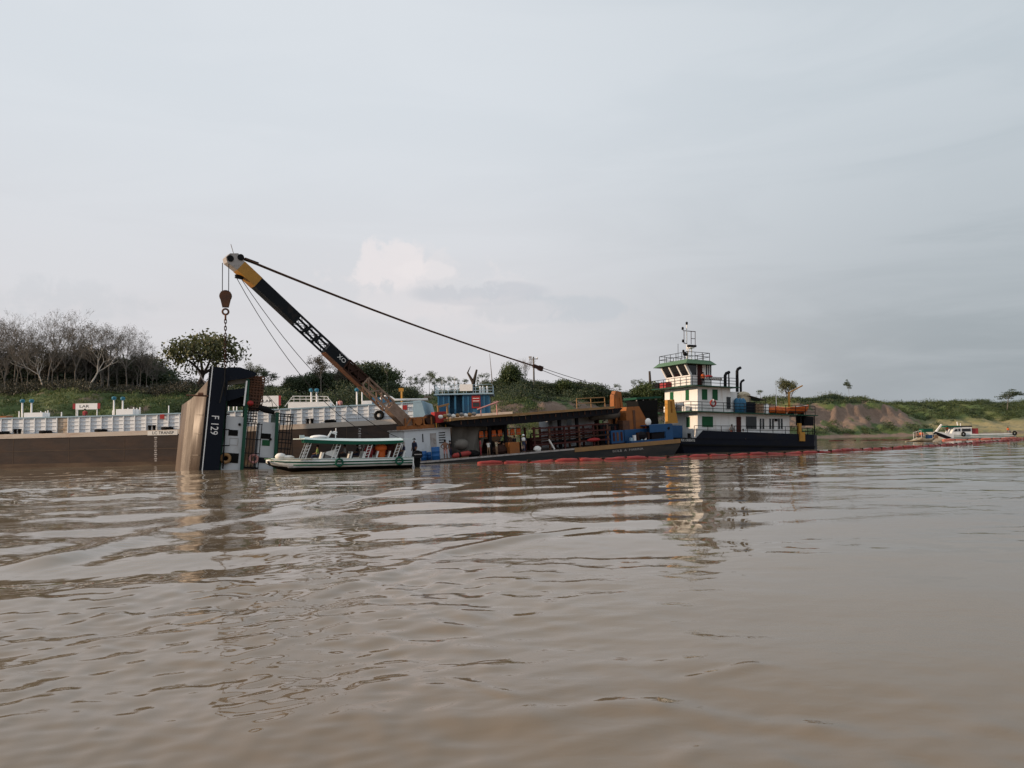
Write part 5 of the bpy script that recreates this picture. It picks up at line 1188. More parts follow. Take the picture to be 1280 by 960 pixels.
# wheelhouse: reverse-raked front windows, wide green roof
WX0 = TG.px(863, 475, 1.9).x; WX1 = TG.px(889.5, 470, 1.9).x; wy0, wy1 = 1.9, 7.3
ZW = TG.px(863, 468.5, 1.9).z; ZR = TG.px(872, 456, 1.9).z
MB().bb(WX0, WX1, wy0, wy1, R2, ZW).build('wheelhouse_wall', 'white_paint', tug)
rake = .75
def post(x_, y_, f): MB().beam((x_, y_, ZW), (x_-rake*f, y_-.0, ZR), .26).build('window_post', 'white_paint', tug)
for y_ in (wy0+.08, wy0+1.8, wy0+3.6, wy1-.08): post(WX0+.08, y_, 1.0)
mb = MB().add([(WX0+.05, wy0+.1, ZW), (WX0+.05, wy1-.1, ZW), (WX0+.05-rake, wy1-.1, ZR), (WX0+.05-rake, wy0+.1, ZR), (WX0+.09, wy0+.1, ZW), (WX0+.09, wy1-.1, ZW), (WX0+.09-rake, wy1-.1, ZR), (WX0+.09-rake, wy0+.1, ZR)], [(0,1,2,3),(7,6,5,4),(0,4,5,1),(1,5,6,2),(2,6,7,3),(3,7,4,0)])
mb.build('windscreen', 'dark_glass', tug)
a0 = TG.px(871.5, 460, 1.9).x; a1 = TG.px(878, 460, 1.9).x; a2 = TG.px(882.2, 460, 1.9).x; a3 = TG.px(889, 460, 1.9).x
MB().bb(WX0+.9, a0, wy0, wy0+.1, ZW, ZR).bb(a1, a2, wy0, wy0+.1, ZW, ZR).bb(a3, WX1, wy0, wy0+.1, ZW, ZR).bb(WX1-.1, WX1, wy0+.1, wy1, ZW, ZR).bb(WX0+.2, WX1, wy1-.1, wy1, ZW, ZR).build('wheelhouse_wall', 'white_paint', tug)
MB().add([(WX0+.1, wy0+.04, ZW), (WX0+.9, wy0+.04, ZW), (WX0+.9, wy0+.04, ZR), (WX0+.1-rake, wy0+.04, ZR), (WX0+.1, wy0+.08, ZW), (WX0+.9, wy0+.08, ZW), (WX0+.9, wy0+.08, ZR), (WX0+.1-rake, wy0+.08, ZR)], [(0,1,2,3),(7,6,5,4),(0,4,5,1),(1,5,6,2),(2,6,7,3),(3,7,4,0)]).build('side_window', 'dark_glass', tug)
MB().bb(a2+.02, a3-.02, wy0+.05, wy0+.08, ZW, ZR).build('side_window', 'dark_glass', tug)
for t in (.35, .7): MB().bb(a2+(a3-a2)*t-.05, a2+(a3-a2)*t+.05, wy0-.01, wy0+.1, ZW, ZR).build('mullion', 'white_paint', tug)
MB().bb(a0+.02, a1-.02, wy0-.02, wy0+.05, R2+.05, ZR-.05).build('wheelhouse_door', 'maroon', tug)
rx0, rx1 = TG.px(858.5, 453, 1.0).x, TG.px(895.5, 456, 1.0).x
mb = MB(); zr = ZR+.02
mb.v = [(rx0-.2, .9, zr), (rx1, .9, zr), (rx1, 8.3, zr), (rx0-.2, 8.3, zr), (rx0+.35, 1.35, zr+.55), (rx1-.6, 1.35, zr+.5), (rx1-.6, 7.8, zr+.5), (rx0+.35, 7.8, zr+.55)]
mb.f = [(3,2,1,0), (4,5,6,7), (0,1,5,4), (1,2,6,5), (2,3,7,6), (3,0,4,7)]
mb.build('wheelhouse_roof', 'green_pale', tug)
RT = zr+.53
rail([(rx0+.4, 1.4, RT-.02), (rx1-.7, 1.4, RT-.05), (rx1-.7, 7.7, RT-.05), (rx0+.4, 7.7, RT-.02), (rx0+.4, 1.4, RT-.02)], .95, r=.03, bars=(1., .5), sp=1.25).build('roof_railing', 'black_paint', tug)
# mast
mx, my = TG.px(861.5, 450, 4.4).x, 4.4
zt_ = TG.px(860, 405, my).z; zm = TG.px(862, 433, my).z
MB().tube([(mx-.35, my, RT-.1), (mx-.35, my, zt_)], .06, 6).tube([(mx+.35, my, RT-.1), (mx+.35, my, zm)], .07, 6).tube([(mx+.1, my+.8, RT-.1), (mx, my, zm)], .06, 6).build('mast_pole', 'white_plain', tug)
zc = [TG.px(862, y, my).z for y in (414, 423, 430)]
mb = MB(); mb.tube([(mx-.9, my, zc[0]), (mx+.95, my, zc[0])], .05, 5).tube([(mx+.9, my, zc[0]), (mx+.9, my, zc[2]-.1)], .04, 5).tube([(mx+.3, my, zc[0]), (mx+.3, my, zc[2])], .04, 5).tube([(mx-.35, my, zc[2]), (mx-.8, my, zc[2]+.1)], .05, 5).tube([(mx+.3, my, zc[1]), (mx+.9, my, zc[1])], .04, 5).tube([(mx-.75, my, zc[0]), (mx-.75, my, zc[2])], .04, 5)
mb.build('mast_yard', 'maroon', tug)
for x_, z_ in ((mx-.35, zt_), (mx-.95, zc[0]+.2), (mx-.9, zc[2]+.25), (mx-.85, RT+1.3), (mx-.4, RT+.9)): MB().lathe([(.1, 0), (.14, .03), (.14, .3), (.08, .36)], (x_, my, z_-.1), 10).build('navigation_lamp', 'black_paint', tug, True)
MB().bb(mx-.35, mx+.75, my-.5, my+.1, zm-.1, zm+.15).build('radar_scanner', 'girder', tug)
MB().bb(mx-.1, mx+.5, my-.4, my+.4, zm-.25, zm-.1).build('radar_bracket', 'white_plain', tug)
MB().ell((mx-1.2, 3.6, RT+.95), (.25, .25, .25), 10, 7).build('searchlight', 'black_paint', tug, True); MB().tube([(mx-1.2, 3.6, RT), (mx-1.2, 3.6, RT+.8)], .05, 5).tube([(mx-1.9, 4.0, RT-.1), (mx-1.9, 4.0, RT+2.2)], .03, 5).build('whip_antenna', 'black_paint', tug)
# bridge-deck and upper-deck railings
rail([(HX0-1.3, 9.0, R2), (HX0-1.3, .2, R2), (H2X+.6, .2, R2)], 1.05, r=.03, bars=(1., .66, .33), sp=1.3).build('bridge_railing', 'black_paint', tug)
rail([(HX0-1.6, 9.1, R1), (HX0-1.6, .05, R1), (20.5, .05, R1)], 1.1, r=.03, bars=(1., .66, .33), sp=1.55).build('upper_railing', 'black_paint', tug)
a, b = TG.px(866, 532, .05), TG.px(985, 540, .05)
rail([(2.4, .15, DK+.35), (HX1+.5, .15, DK+.6)], 1.1, r=.03, bars=(1., .55), sp=1.9).build('side_railing', 'black_paint', tug)
x0, x1, z0, z1 = TG.rect(881.5, 471.5, 902.5, 475.5, .12)
nb = MB().bb(x0, x1, .1, .15, z0, z1).build('name_board', 'black_paint', tug)
text('R/E MANSERO', .40, 'cloth_white', nb, Matrix.Translation(((x0+x1)/2, .096, (z0+z1)/2)) @ FACING, 1.0)
MB().ell(((x0+x1)/2-.4, .5, z1+.15), (.55, .25, .2), 10, 6, .05).build('red_canister', 'red_paint', tug, True)
x0, x1, z0, z1 = TG.rect(829, 474, 843, 482, 3); MB().bb(HX0-1.25, HX0-.4, 6.0, 7.4, R2, R2+.75).build('raft_canister', 'cloth_red', tug); MB().bb(HX0-1.25, HX0-.3, 7.5, 8.6, R2, R2+.7).build('locker', 'black_paint', tug)
# exhausts
def exh(px, yt, yb, bend, c, r_):
    p, q = TG.px(px, yb, c), TG.px(px, yt, c); MB().tube([(p.x, c, p.z-.3), (p.x, c, q.z-.35), (p.x+bend*.25, c, q.z-.08), (p.x+bend, c, q.z+.12)], r_, 9).build('exhaust_pipe', 'black_paint', tug, True)
exh(906.5, 466, 484, .65, 4.0, .2); exh(921.5, 460.5, 490, .55, 3.6, .19); exh(926, 476, 490, .5, 4.4, .15)
p = TG.px(911, 470, 4.0); MB().tube([(p.x, 4.0, R2), (p.x, 4.0, p.z+.4)], .09, 7).build('vent_stack', 'black_paint', tug)
# aft posts and stern gear
for px in (1001, 1018): p = TG.px(px, 530, .3); MB().tube([(p.x, .3, DK), (p.x, .3, R1-.1)], .07, 6).tube([(p.x, 8.9, DK), (p.x, 8.9, R1-.1)], .07, 6).build('awning_post', 'black_paint', tug)
x0, x1, z0, z1 = TG.rect(1005, 522, 1017, 532, 2.0); MB().bb(x0, x1, 2, 3.5, z0, R1-.11).build('hanging_locker', 'girder', tug)
x0, x1, z0, z1 = TG.rect(1000, 540, 1006.5, 551.5, -.2); zz1 = TG.px(1003, 529, -.2).z
MB().bb(x0, x1, -.2, -.005, z0, z1).build('yellow_fender_box', 'yellow_steel', tug); MB().bb(x0+.15, x1-.25, .12, .5, DK, zz1).build('yellow_capstan', 'yellow_steel', tug)
rail([(HX1+1.0, .2, b1.z-.02), (20.2, .2, b1.z-.02), (21.6, 4.6, b1.z-.02)], .85, r=.028, bars=(1., .5), sp=1.6).build('stern_railing', 'black_paint', tug)
x0, x1, z0, z1 = TG.rect(836, 530, 862, 545, 1.5)
MB().bb(.3, 2.0, 2.0, 7.5, DK, DK+1.5).build('push_knee', 'blue_paint', tug)
MB().lathe([(.25, 0), (.2, .1), (.2, .5), (.28, .55)], (2.2, .9, DK), 10).build('bollard', 'black_paint', tug)
for k in range(4): MB().torus((-.22, 1.4+2.1*k, .75), .38, .17, 0, 18, 7).build('bow_tyre', 'black_rubber', tug, True)
x0, x1, z0, z1 = TG.rect(838, 507, 845, 513, 2); 
for k, m_ in enumerate(('white_plain', 'cloth_grey', 'black_paint', 'white_plain')): MB().bb(HX0-.9, HX0-.3, 2.2+1.35*k, 3.0+1.35*k, R1, R1+.65+.12*(k % 2)).build('deck_locker', m_, tug)
# things on the upper deck
def tp(px, c, z=None, rz=0): return TG.mat((TG.px(px, 512, c).x, c, R1 if z is None else z), rz)
p = TG.px(891, 504, 0.0); e = thing('life_ring', 'red life ring on the tug upper railing below green shutters', 'life ring', TG.mat((p.x, -.06, p.z)))
MB().torus((0, 0, 0), .36, .11, 1, 20, 8).build('ring', 'red_float', e, True); MB().torus((0, -.02, .33), .05, .12, 1, 10, 6).build('reflective_band', 'white_plain', e, True)
mb = MB().lathe([(.0, 0), (.3, .0), (.36, .05), (.36, 1.5), (.2, 1.75), (.08, 1.85)], n=14); go = mb.build('gas_cylinder', 'rail_blue', None, True)
go.data.materials.clear(); go.data.materials.append(MATS['blue_cabin']); gme = go.data; bpy.data.objects.remove(go)
for px in (921, 925.2, 929): o = link('gas_cylinder', gme); o.matrix_world = tp(px, 1.3); tag(o, 'tall blue cylinder standing on the tug upper deck', 'cylinder', 'blue cylinders on the tug upper deck')
o = MB().ell((0, 0, .35), (.9, .5, .4), 14, 8, .1).bb(-.7, .7, -.4, .4, -2.0, .1).build('covered_locker', 'bow_tan'); o.matrix_world = tp(930, 2.2, R1+2.0); tag(o, 'beige covered locker beside the tall blue cylinders', 'locker')
x0, x1, z0, z1 = TG.rect(933, 503, 944, 516, 1.4)
o = MB().bb(x0, x1, 1.4, 2.8, R1, z1).bb(x0-.05, x1+.05, 1.35, 2.85, z1, z1+.06).build('water_tank', 'navy'); o.matrix_world = TG.M; tag(o, 'dark blue box tank on the tug upper deck', 'tank')
x0, x1, z0, z1 = TG.rect(945, 504, 953, 516, 1.2); e = thing('crate_stack', 'brown slatted crate stack on the tug upper deck', 'crates', TG.mat((x0, 1.2, R1)))
for k in range(6): MB().bb(0, x1-x0, 0, .9, k*(z1-R1)/6, (k+.75)*(z1-R1)/6).build('slat', 'wood', e)
for t in (.05, .5, .95): MB().bb((x1-x0)*t-.05, (x1-x0)*t+.05, -.05, 0, 0, z1-R1).build('upright', 'wood', e)
p = TG.px(958, 510, 1.4); o = MB().lathe([(.28, 0), (.3, .05), (.3, 1.15), (.2, 1.25)], n=14).build('white_drum', 'white_plain', None, True); o.matrix_world = TG.mat((p.x, 1.4, R1)); tag(o, 'white drum beside the brown crates on the tug', 'drum')
a = TG.px(941, 498, 2.2); e = thing('deck_awning', 'dark fabric awning spread above the brown crates', 'awning', TG.mat((a.x, 2.2, R1)))
MB().add([(-1.1, -.8, a.z-R1+.25), (1.5, -.8, a.z-R1-.25), (1.5, 1.5, a.z-R1-.25), (-1.1, 1.5, a.z-R1+.25), (-1.1, -.8, a.z-R1+.3), (1.5, -.8, a.z-R1-.2), (1.5, 1.5, a.z-R1-.2), (-1.1, 1.5, a.z-R1+.3)], [(0,3,2,1),(4,5,6,7),(0,1,5,4),(1,2,6,5),(2,3,7,6),(3,0,4,7)]).build('fabric', 'tarp_grey', e)
for x_ in (-1.0, 1.4): MB().tube([(x_, -.7, 0), (x_, -.7, a.z-R1+.05)], .04, 5).build('pole', 'black_paint', e)
LV = ('orange life raft canister on the tug upper deck', 'life raft', 'orange canisters on the tug upper deck')
for px, r_ in ((965, .5), (971.5, .62), (978, .55)):
    e = thing('life_raft_canister', LV[0], LV[1], tp(px, 1.2), LV[2]); MB().lathe([(.2, -.42), (.42*r_/.55, -.36), (.46*r_/.55, 0), (.42*r_/.55, .36), (.2, .42)], (0, 0, .5), 12, 0).build('shell', 'orange_plain', e, True)
    MB().bb(-.3, .3, -.3, .3, 0, .12).build('cradle', 'black_paint', e)
p0, p1 = TG.px(986, 515, 1.2), TG.px(1012, 509, 1.2)
e = thing('rescue_boat', 'bright orange rescue boat stowed at the tug stern rail', 'boat', TG.mat((p0.x, 1.4, R1)))
Lb = p1.x-p0.x; secs = []
for t, wd_, zb_, zt2 in ((0, .55, .25, .95), (.25, .7, .15, 1.0), (.55, .72, .15, 1.08), (.8, .55, .3, 1.2), (.95, .25, .65, 1.35), (1.0, .04, 1.0, 1.42)):
    secs.append([(Lb*t, -wd_, zt2), (Lb*t, -wd_*.75, (zb_+zt2)/2-.1), (Lb*t, 0, zb_), (Lb*t, wd_*.75, (zb_+zt2)/2-.1), (Lb*t, wd_, zt2), (Lb*t, 0, zt2-.25)])
mb = MB()
for s_ in secs: mb.v += s_
for i in range(5):
    for j in range(6): mb.f.append((i*6+j, i*6+(j+1) % 6, (i+1)*6+(j+1) % 6, (i+1)*6+j))
mb.f += [tuple(range(6)), tuple(30+j for j in range(6))]
mb.build('hull', 'orange_plain', e); MB().bb(.4, .6, -.5, .5, 0, .3).bb(Lb*.6, Lb*.6+.2, -.5, .5, 0, .3).build('cradle', 'black_paint', e)
MB().tube([(Lb*.2, -.75, 1.02), (Lb*.8, -.58, 1.22)], .05, 6).build('grab_line', 'cloth_white', e)
p = TG.px(986, 480, 2.4); e = thing('davit', 'yellow davit post with angled jib above the rescue boat', 'davit', TG.mat((p.x, 2.4, R1)))
h_ = TG.px(986, 490, 2.4).z-R1; MB().tube([(0, 0, 0), (0, 0, h_)], [.17, .13], 8).build('post', 'yellow_steel', e)
j1 = TG.px(1003, 482, 2.4); MB().beam((0, 0, h_-.1), (j1.x-p.x, 0, j1.z-R1), .14).build('jib', 'yellow_steel', e); MB().tube([(0, 0, h_-1.2), (.9, 0, h_+.42)], .06, 6).build('ram', 'grey_head', e)
for px, t_ in ((970, 475), (938, 489), (967.5, 482)):
    p = TG.px(px, t_, 3.0)
    if px == 970: MB().tube([(p.x, 3, R1), (p.x, 3, p.z)], [.06, .03], 6).build('aft_mast', 'white_plain', tug)
person(TG.mat((TG.px(914.8, 545, .6).x, .6, DK), R(10)), 'crewman in maroon trousers leaning at the tug side door', 'akimbo', 'cloth_grey', 'cloth_red', h=1.75)
person(TG.mat((TG.px(929, 545, .55).x, .55, DK), R(-20)), 'crewman in pale shirt crouching at the tug bulwark beside the dark doorway', 'sit', 'cloth_white', 'cloth_grey', h=1.7)
person(TG.mat((a0+.35, 1.2, R2), R(0)), 'crewman in orange vest at the wheelhouse door', 'stand', 'cloth_orange', 'cloth_black', h=1.7)

# ------------------------------------------------------------------ river passenger boat
a = at(333, 580, 59.0); b = at(527, 580, 63.0)
PB = Frame((a.x, a.y, 0), math.atan2(b.y-a.y, b.x-a.x), 0)
pb = thing('passenger_boat', 'long white river passenger boat with green stripes and canopy roof', 'boat', PB.M)
ST = [(0, .06, 1.06, .03, .72, .66), (.35, .28, 1.05, .1, .58, .48), (.9, .55, 1.03, .27, .46, .22), (2, .95, .99, .72, .34, -.05), (4, 1.15, .95, 1.02, .28, -.25), (8, 1.2, .91, 1.12, .28, -.3), (11.3, 1.15, .89, 1.07, .28, -.3)]
CY = 1.2
def skin_strip(f0, f1, off, name, m, parent=pb, x0=-1, close=False):
    """strip of topside plating between height fractions f0..f1 (1 = gunwale), both sides"""
    mb = MB()
    for s in (-1, 1):
        k = len(mb.v); rows_ = [t for t in ST if t[0] >= x0]
        for (x, hg, zg, hc, zc, zk) in rows_:
            for f in (f0, f1):
                h = hc+(hg-hc)*f; z = zc+(zg-zc)*f; mb.v += [(x, CY+s*(h+off), z), (x, CY+s*max(.005, h-.05), z)]
        n = len(rows_)
        for i in range(n-1):
            A0 = k+i*4; B0 = A0+4
            mb.f += [(A0, B0, B0+2, A0+2), (A0+1, A0+3, B0+3, B0+1), (A0+2, B0+2, B0+3, A0+3), (A0, A0+1, B0+1, B0)]
        mb.f += [(k, k+2, k+3, k+1), (k+(n-1)*4, k+(n-1)*4+1, k+(n-1)*4+3, k+(n-1)*4+2)]
    return mb.build(name, m, parent, True)
top = skin_strip(0, 1, 0, 'topside', 'boat_white')
skin_strip(.52, .70, .012, 'stripe', 'boat_green', top, .3); skin_strip(.20, .36, .012, 'stripe', 'boat_green', top, 1.9); skin_strip(.94, 1.04, .03, 'gunwale', 'roof_pale', top, .3)
mb = MB()
for (x, hg, zg, hc, zc, zk) in ST: mb.v += [(x, CY-hc-.004, zc+.03), (x, CY, zk), (x, CY+hc+.004, zc+.03)]
for i in range(len(ST)-1):
    for j in range(2): mb.f.append((i*3+j, i*3+j+1, i*3+j+4, i*3+j+3))
    mb.f.append((i*3+2, i*3, i*3+3, i*3+5))
mb.f += [(0, 2, 1), (18, 19, 20)]
mb.build('bottom', 'boat_bottom', pb)
MB().bb(1.6, 11.28, CY-.95, CY+.95, .32, .42).build('floor', 'grey_head', pb)
MB().bb(11.25, 11.35, CY-1.14, CY+1.14, .2, .88).build('transom', 'boat_white', pb)
MB().prism([(.1, CY-.1), (.35, CY-.28), (.9, CY-.54), (2.0, CY-.9), (2.0, CY+.9), (.9, CY+.54), (.35, CY+.28), (.1, CY+.1)], 1.0, 1.04, 'z').build('foredeck', 'bow_tan', pb)
MB().prism([(-.12, CY-.03), (.6, CY-.42), (.6, CY-.36), (.0, CY), (.6, CY+.36), (.6, CY+.42), (-.12, CY+.03)], 1.0, 1.09, 'z').build('bow_cap', 'green_pale', pb)
p = PB.px(354, 571, CY); MB().ell((p.x-.2, CY, 1.2), (.42, .42, .26), 14, 9, .04).ell((p.x+.35, CY, 1.12), (.5, .45, .16), 12, 7, .05).build('bow_cover', 'cloth_white', pb, True)
MB().tube([(.15, CY-.2, .85), (.3, CY-.35, .55)], .09, 6).build('bow_anchor', 'black_rubber', pb)
rx0, rx1 = PB.px(380, 550, .1).x, PB.px(504, 552, .1).x; zr0 = PB.px(390, 549.5, .1).z; zr1 = PB.px(500, 551, .1).z
def roofz(x): return zr0+(zr1-zr0)*(x-rx0)/(rx1-rx0)+.10*math.sin(math.pi*min(1, max(0, (x-rx0)/(rx1-rx0))))*-1+.04
mb = MB(); XS = [rx0+(rx1-rx0)*i/10 for i in range(11)]
for x in XS:
    z = roofz(x); mb.v += [(x, CY-1.25, z), (x, CY-.8, z+.13), (x, CY, z+.2), (x, CY+.8, z+.13), (x, CY+1.25, z), (x, CY, z+.04)]
for i in range(10):
    for j in range(6): mb.f.append((i*6+j, i*6+(j+1) % 6, i*6+6+(j+1) % 6, i*6+6+j))
mb.f += [tuple(range(6)), tuple(60+j for j in range(6))]
roof = mb.build('canopy_roof', 'roof_pale', pb, False)
for s in (-1, 1): MB().prism([(x, roofz(x)-.005) for x in XS]+[(x, roofz(x)-.27+(.1 if k == 10 else 0)) for k, x in reversed(list(enumerate(XS)))], CY+s*1.24-.02, CY+s*1.24+.02).build('valance', 'boat_green', roof)
MB().prism([(rx0-.05, roofz(rx0)-.0), (rx0+.02, roofz(rx0)-.28), (rx0+.06, roofz(rx0)-.28), (rx0+.05, roofz(rx0))], CY-1.2, CY+1.2).build('valance', 'boat_green', roof)
MB().prism([(rx0+.05, CY-1.2), (rx0+.05, CY+1.2), (rx0-.55, CY+.5), (rx0-.75, CY), (rx0-.55, CY-.5)], roofz(rx0)+.0, roofz(rx0)+.06, 'z').build('visor', 'roof_pale', roof)
MB().bb(rx1-.05, rx1+.85, CY-1.1, CY+1.1, roofz(rx1)+.06, roofz(rx1)+.11).build('aft_awning', 'roof_pale', roof)
MB().bb(rx0-.3, rx0+.05, CY-.9, CY-.6, roofz(rx0)+.06, roofz(rx0)+.32).build('horn_box', 'roof_pale', roof)
q = PB.px(396, 546, .8); MB().ell((q.x+.15, CY-.3, roofz(q.x)+.22), (.7, .5, .17), 14, 7).build('roof_pod', 'white_plain', roof, True)
q = PB.px(409, 545, .8); MB().beam((q.x, CY-.3, roofz(q.x)+.15), (q.x+.35, CY-.3, roofz(q.x)+.72), .2, .12).build('radar_arm', 'white_plain', roof)
MB().tube([(q.x+.65, CY-.3, roofz(q.x)+.1), (q.x+.7, CY-.3, roofz(q.x)+.95)], .04, 5).ell((q.x+.6, CY-.3, roofz(q.x)+.62), (.2, .08, .1), 8, 6).tube([(q.x+.35, CY-.3, roofz(q.x)+.6), (q.x+.75, CY-.3, roofz(q.x)+.45)], .05, 5).build('antenna', 'white_plain', roof)
for bx, tx in ((376, 386), (414, 423), (455, 462), (491, 498.5)):
    for y in (.12, 2*CY-.12):
        b0, t0 = PB.px(bx, 573, .12), PB.px(tx, 552, .12); mb = MB(); w = .3
        for o in (0, w): mb.beam((b0.x+o, y, .88), (t0.x+o, y, roofz(t0.x)-.02), .055)
        for k in range(1, 6): f = k/6; X = b0.x+(t0.x-b0.x)*f; mb.beam((X, y, .88+(roofz(t0.x)-.9)*f), (X+w, y, .88+(roofz(t0.x)-.9)*(f+.05)), .035)
        mb.build('ladder_strut', 'boat_white', pb)
for px in (398, 434, 449.5, 466.5, 481.5, 500):
    q = PB.px(px, 572, .6).x
    st = MB().prism([(q, .42), (q+.12, .42), (q+.42, 1.42), (q+.32, 1.45)], .3, 2.1).build('seat', 'boat_white', pb)
    MB().bb(q-.45, q, .32, 2.08, .72, .82).build('cushion', 'boat_green', st)
q = PB.px(411, 566, .6).x
MB().prism([(q-.5, .42), (q+.55, .42), (q+.75, 1.55), (q-.25, 1.45)], .5, 1.2).build('console', 'cloth_grey', pb)
MB().prism([(q-.3, 1.3), (q+.5, 1.0), (q+.62, 1.68), (q-.2, 1.48)], .42, .5).build('console_screen', 'boat_white', pb)
for px in (424, 499):
    q = PB.px(px, 577, 0); o = MB().torus((0, 0, 0), .27, .075, 1, 20, 7).build('fender_ring', 'boat_green', None, True)
    o.matrix_world = PB.mat((q.x, -.09, .63)); tag(o, 'dark green fender ring on the passenger boat side ' + ('amidships' if px < 450 else 'near the outboard motor'), 'fender')
om = thing('outboard_motor', 'large black outboard motor at the passenger boat stern', 'outboard motor', PB.mat((11.35, CY-.35, 0)))
MB().prism([(.02, .85), (.12, 1.28), (.45, 1.42), (.8, 1.3), (.85, .9), (.7, .78), (.1, .78)], -.28, .28).build('cowl', 'black_paint', om)
MB().prism([(.15, .78), (.7, .78), (.62, -.1), (.7, -.5), (.2, -.5), (.3, -.1)], -.13, .13).build('leg', 'black_rubber', om)
MB().bb(-.1, .2, -.2, .2, .5, .8).build('bracket', 'black_rubber', om)
MB().bb(.15, .75, -.29, -.282, 1.05, 1.12).build('stripe', 'grey_head', om)
def bp(px, c, z=.42, rz=0): return PB.mat((PB.px(px, 565, c).x, c, z), rz)
person(bp(397, .7, .78, R(-90)), 'passenger in green shirt sitting behind the boat windscreen', 'sit', 'cloth_green', 'cloth_navy')
person(bp(447, 1.7, .78, R(-90)), 'passenger in dark clothes in a middle seat of the passenger boat', 'sit', 'cloth_black', 'cloth_navy')
person(bp(505, .9, .8, R(-90)), 'boatman in white cap and navy shirt beside the outboard', 'sit', 'cloth_navy', 'cloth_navy', hat='white_plain')
person(bp(518, 1.6, .5, R(-60)), 'boatman in black cap at the very stern of the passenger boat', 'stand', 'cloth_navy', 'cloth_black', hat='cloth_black', h=1.85)
person(bp(431, .8, .78, R(-90)), 'passenger in grey shirt in the seat behind the console', 'sit', 'cloth_grey', 'cloth_black')
person(bp(468, 1.6, .78, R(-90)), 'passenger in maroon shirt behind the red bags', 'sit', 'cloth_red', 'cloth_navy')
person(bp(483, 1.9, .78, R(-90)), 'passenger in brown shirt in a seat near the boat stern', 'sit', 'wood', 'cloth_black')
o = MB().tube([(.2, CY-.2, 1.02), (.5, -.05, .9), (2.2, -.02, .99), (3.4, .02, .97)], .02, 5).build('mooring_rope', 'bow_tan'); o.matrix_world = PB.M; tag(o, 'tan mooring rope lying along the passenger boat bow', 'rope')
for px, py, c, r_, m_, lab in ((476, 560, .9, (.5, .45, .36), 'orange_plain', 'bright orange bag lashed under the boat canopy'), (475, 565, 1.4, (.6, .5, .42), 'cloth_red', 'dark red bag under the bright orange bag'), (461, 564, 1.0, (.38, .45, .5), 'cloth_red', 'dark red upright sack between middle seats'), (487, 559, 1.2, (.4, .5, .5), 'maroon', 'maroon bundle beside the bright orange bag'), (496, 560, 1.5, (.4, .4, .55), 'wood', 'brown bundle before the white-capped boatman')):
    q = PB.px(px, py, c); o = MB().ell((0, 0, 0), r_, 14, 8, .07).bb(-r_[0]*.6, r_[0]*.6, -r_[1]*.6, r_[1]*.6, .43-q.z, 0).build('luggage_bag', m_, None, True); o.matrix_world = PB.mat((q.x, c, q.z)); tag(o, lab, 'bag')

# ------------------------------------------------------------------ floating oil booms
def boom(pts, r, seg, m, label):
    P = []
    for (x0, y0), (x1, y1) in zip(pts, pts[1:]):
        for i in range(12): P.append(ground(x0+(x1-x0)*i/12, y0+(y1-y0)*i/12))
    P.append(ground(*pts[-1])); o0 = P[0]
    e = thing('oil_boom', label, 'boom', Matrix.Translation((o0.x, o0.y, 0)))
    acc = [0.0]
    for a, b in zip(P, P[1:]): acc.append(acc[-1]+(b-a).length)
    def posn(s):
        i = max(0, min(len(P)-2, int(np.searchsorted(acc, s))-1)); t = (s-acc[i])/(acc[i+1]-acc[i]); return P[i].lerp(P[i+1], t)-Vector((o0.x, o0.y, 0))
    n = int(acc[-1]/seg)
    for k in range(n):
        s0, s1 = k*seg+.02, (k+1)*seg-.02; pp_ = []; rr2 = []; sc_ = random.uniform(.85, 1.1)
        for i in range(8):
            t = i/7; q = posn(s0+(s1-s0)*t); q.z = .0+.06*math.sin(k*2.1+t*3)+.04*math.sin(k*5.3); pp_.append(q)
            rr2.append(r*sc_*(.84 if i in (0, 7) else (.95 if i in (1, 6) else 1.0))*(1+.07*math.sin(i*2+k)))
        MB().tube(pp_, rr2, 10).build('float_section', m, e, True)
        q = posn((k+1)*seg); d_ = (posn((k+1)*seg+.1)-posn((k+1)*seg-.1)).normalized()
        MB().beam(q-d_*.16+Vector((0, 0, .03)), q+d_*.16+Vector((0, 0, .03)), .3, r*1.9).build('connector', 'rust_dark', e)
boom([(597, 580), (640, 578.7), (700, 577), (750, 575.5), (850, 572), (940, 569), (1027, 565.8), (1100, 561.6), (1150, 559.2), (1200, 555.5), (1240, 552.5), (1284, 549.8), (1330, 546.8)], .235, 2.4, 'red_float', 'long red floating oil boom curving round the pontoon and tug')
boom([(1036, 551.3), (1090, 550.4), (1142, 549.8)], .13, 2.6, 'maroon', 'thin dark floating boom line trailing from the canoe towards the bank')
boom([(1178, 550.6), (1240, 549.2), (1290, 547.6)], .27, 2.6, 'salmon_float', 'faded salmon floating oil boom running past the workboat')

# ------------------------------------------------------------------ distant workboats
g0 = ground(1180, 549.2); 
WB = Frame((g0.x, g0.y+1.5, 0), R(4))
wb = thing('workboat', 'white and green cabin workboat moored along the salmon boom', 'boat', WB.M)
Lw = WB.px(1271, 546, 0).x
def wq(px, py, c=0): return WB.px(px, py, c)
hull = [(-1.4, 1.55), (0.5, .1), (1.4, -.4), (Lw-.3, -.4), (Lw, .95), (Lw*.5, .95), (2.2, 1.15), (.2, 1.5)]
MB().prism(hull, 0, 2.6).build('hull', 'boat_white', wb)
for z in (.55, .25): MB().bb(3, Lw-.1, -.02, .0, z, z+.13).build('stripe', 'boat_green', wb)
MB().bb(1.3, Lw-.3, -.015, 2.62, -.4, .12).build('bottom', 'boat_bottom', wb)
c0, c1 = wq(1190, 545).x, wq(1216, 545).x; zc0 = wq(1200, 534).z
MB().prism([(c0, 1.0), (c1, .9), (c1, zc0), (c0+.7, zc0)], .2, 2.4).build('cabin', 'boat_white', wb)
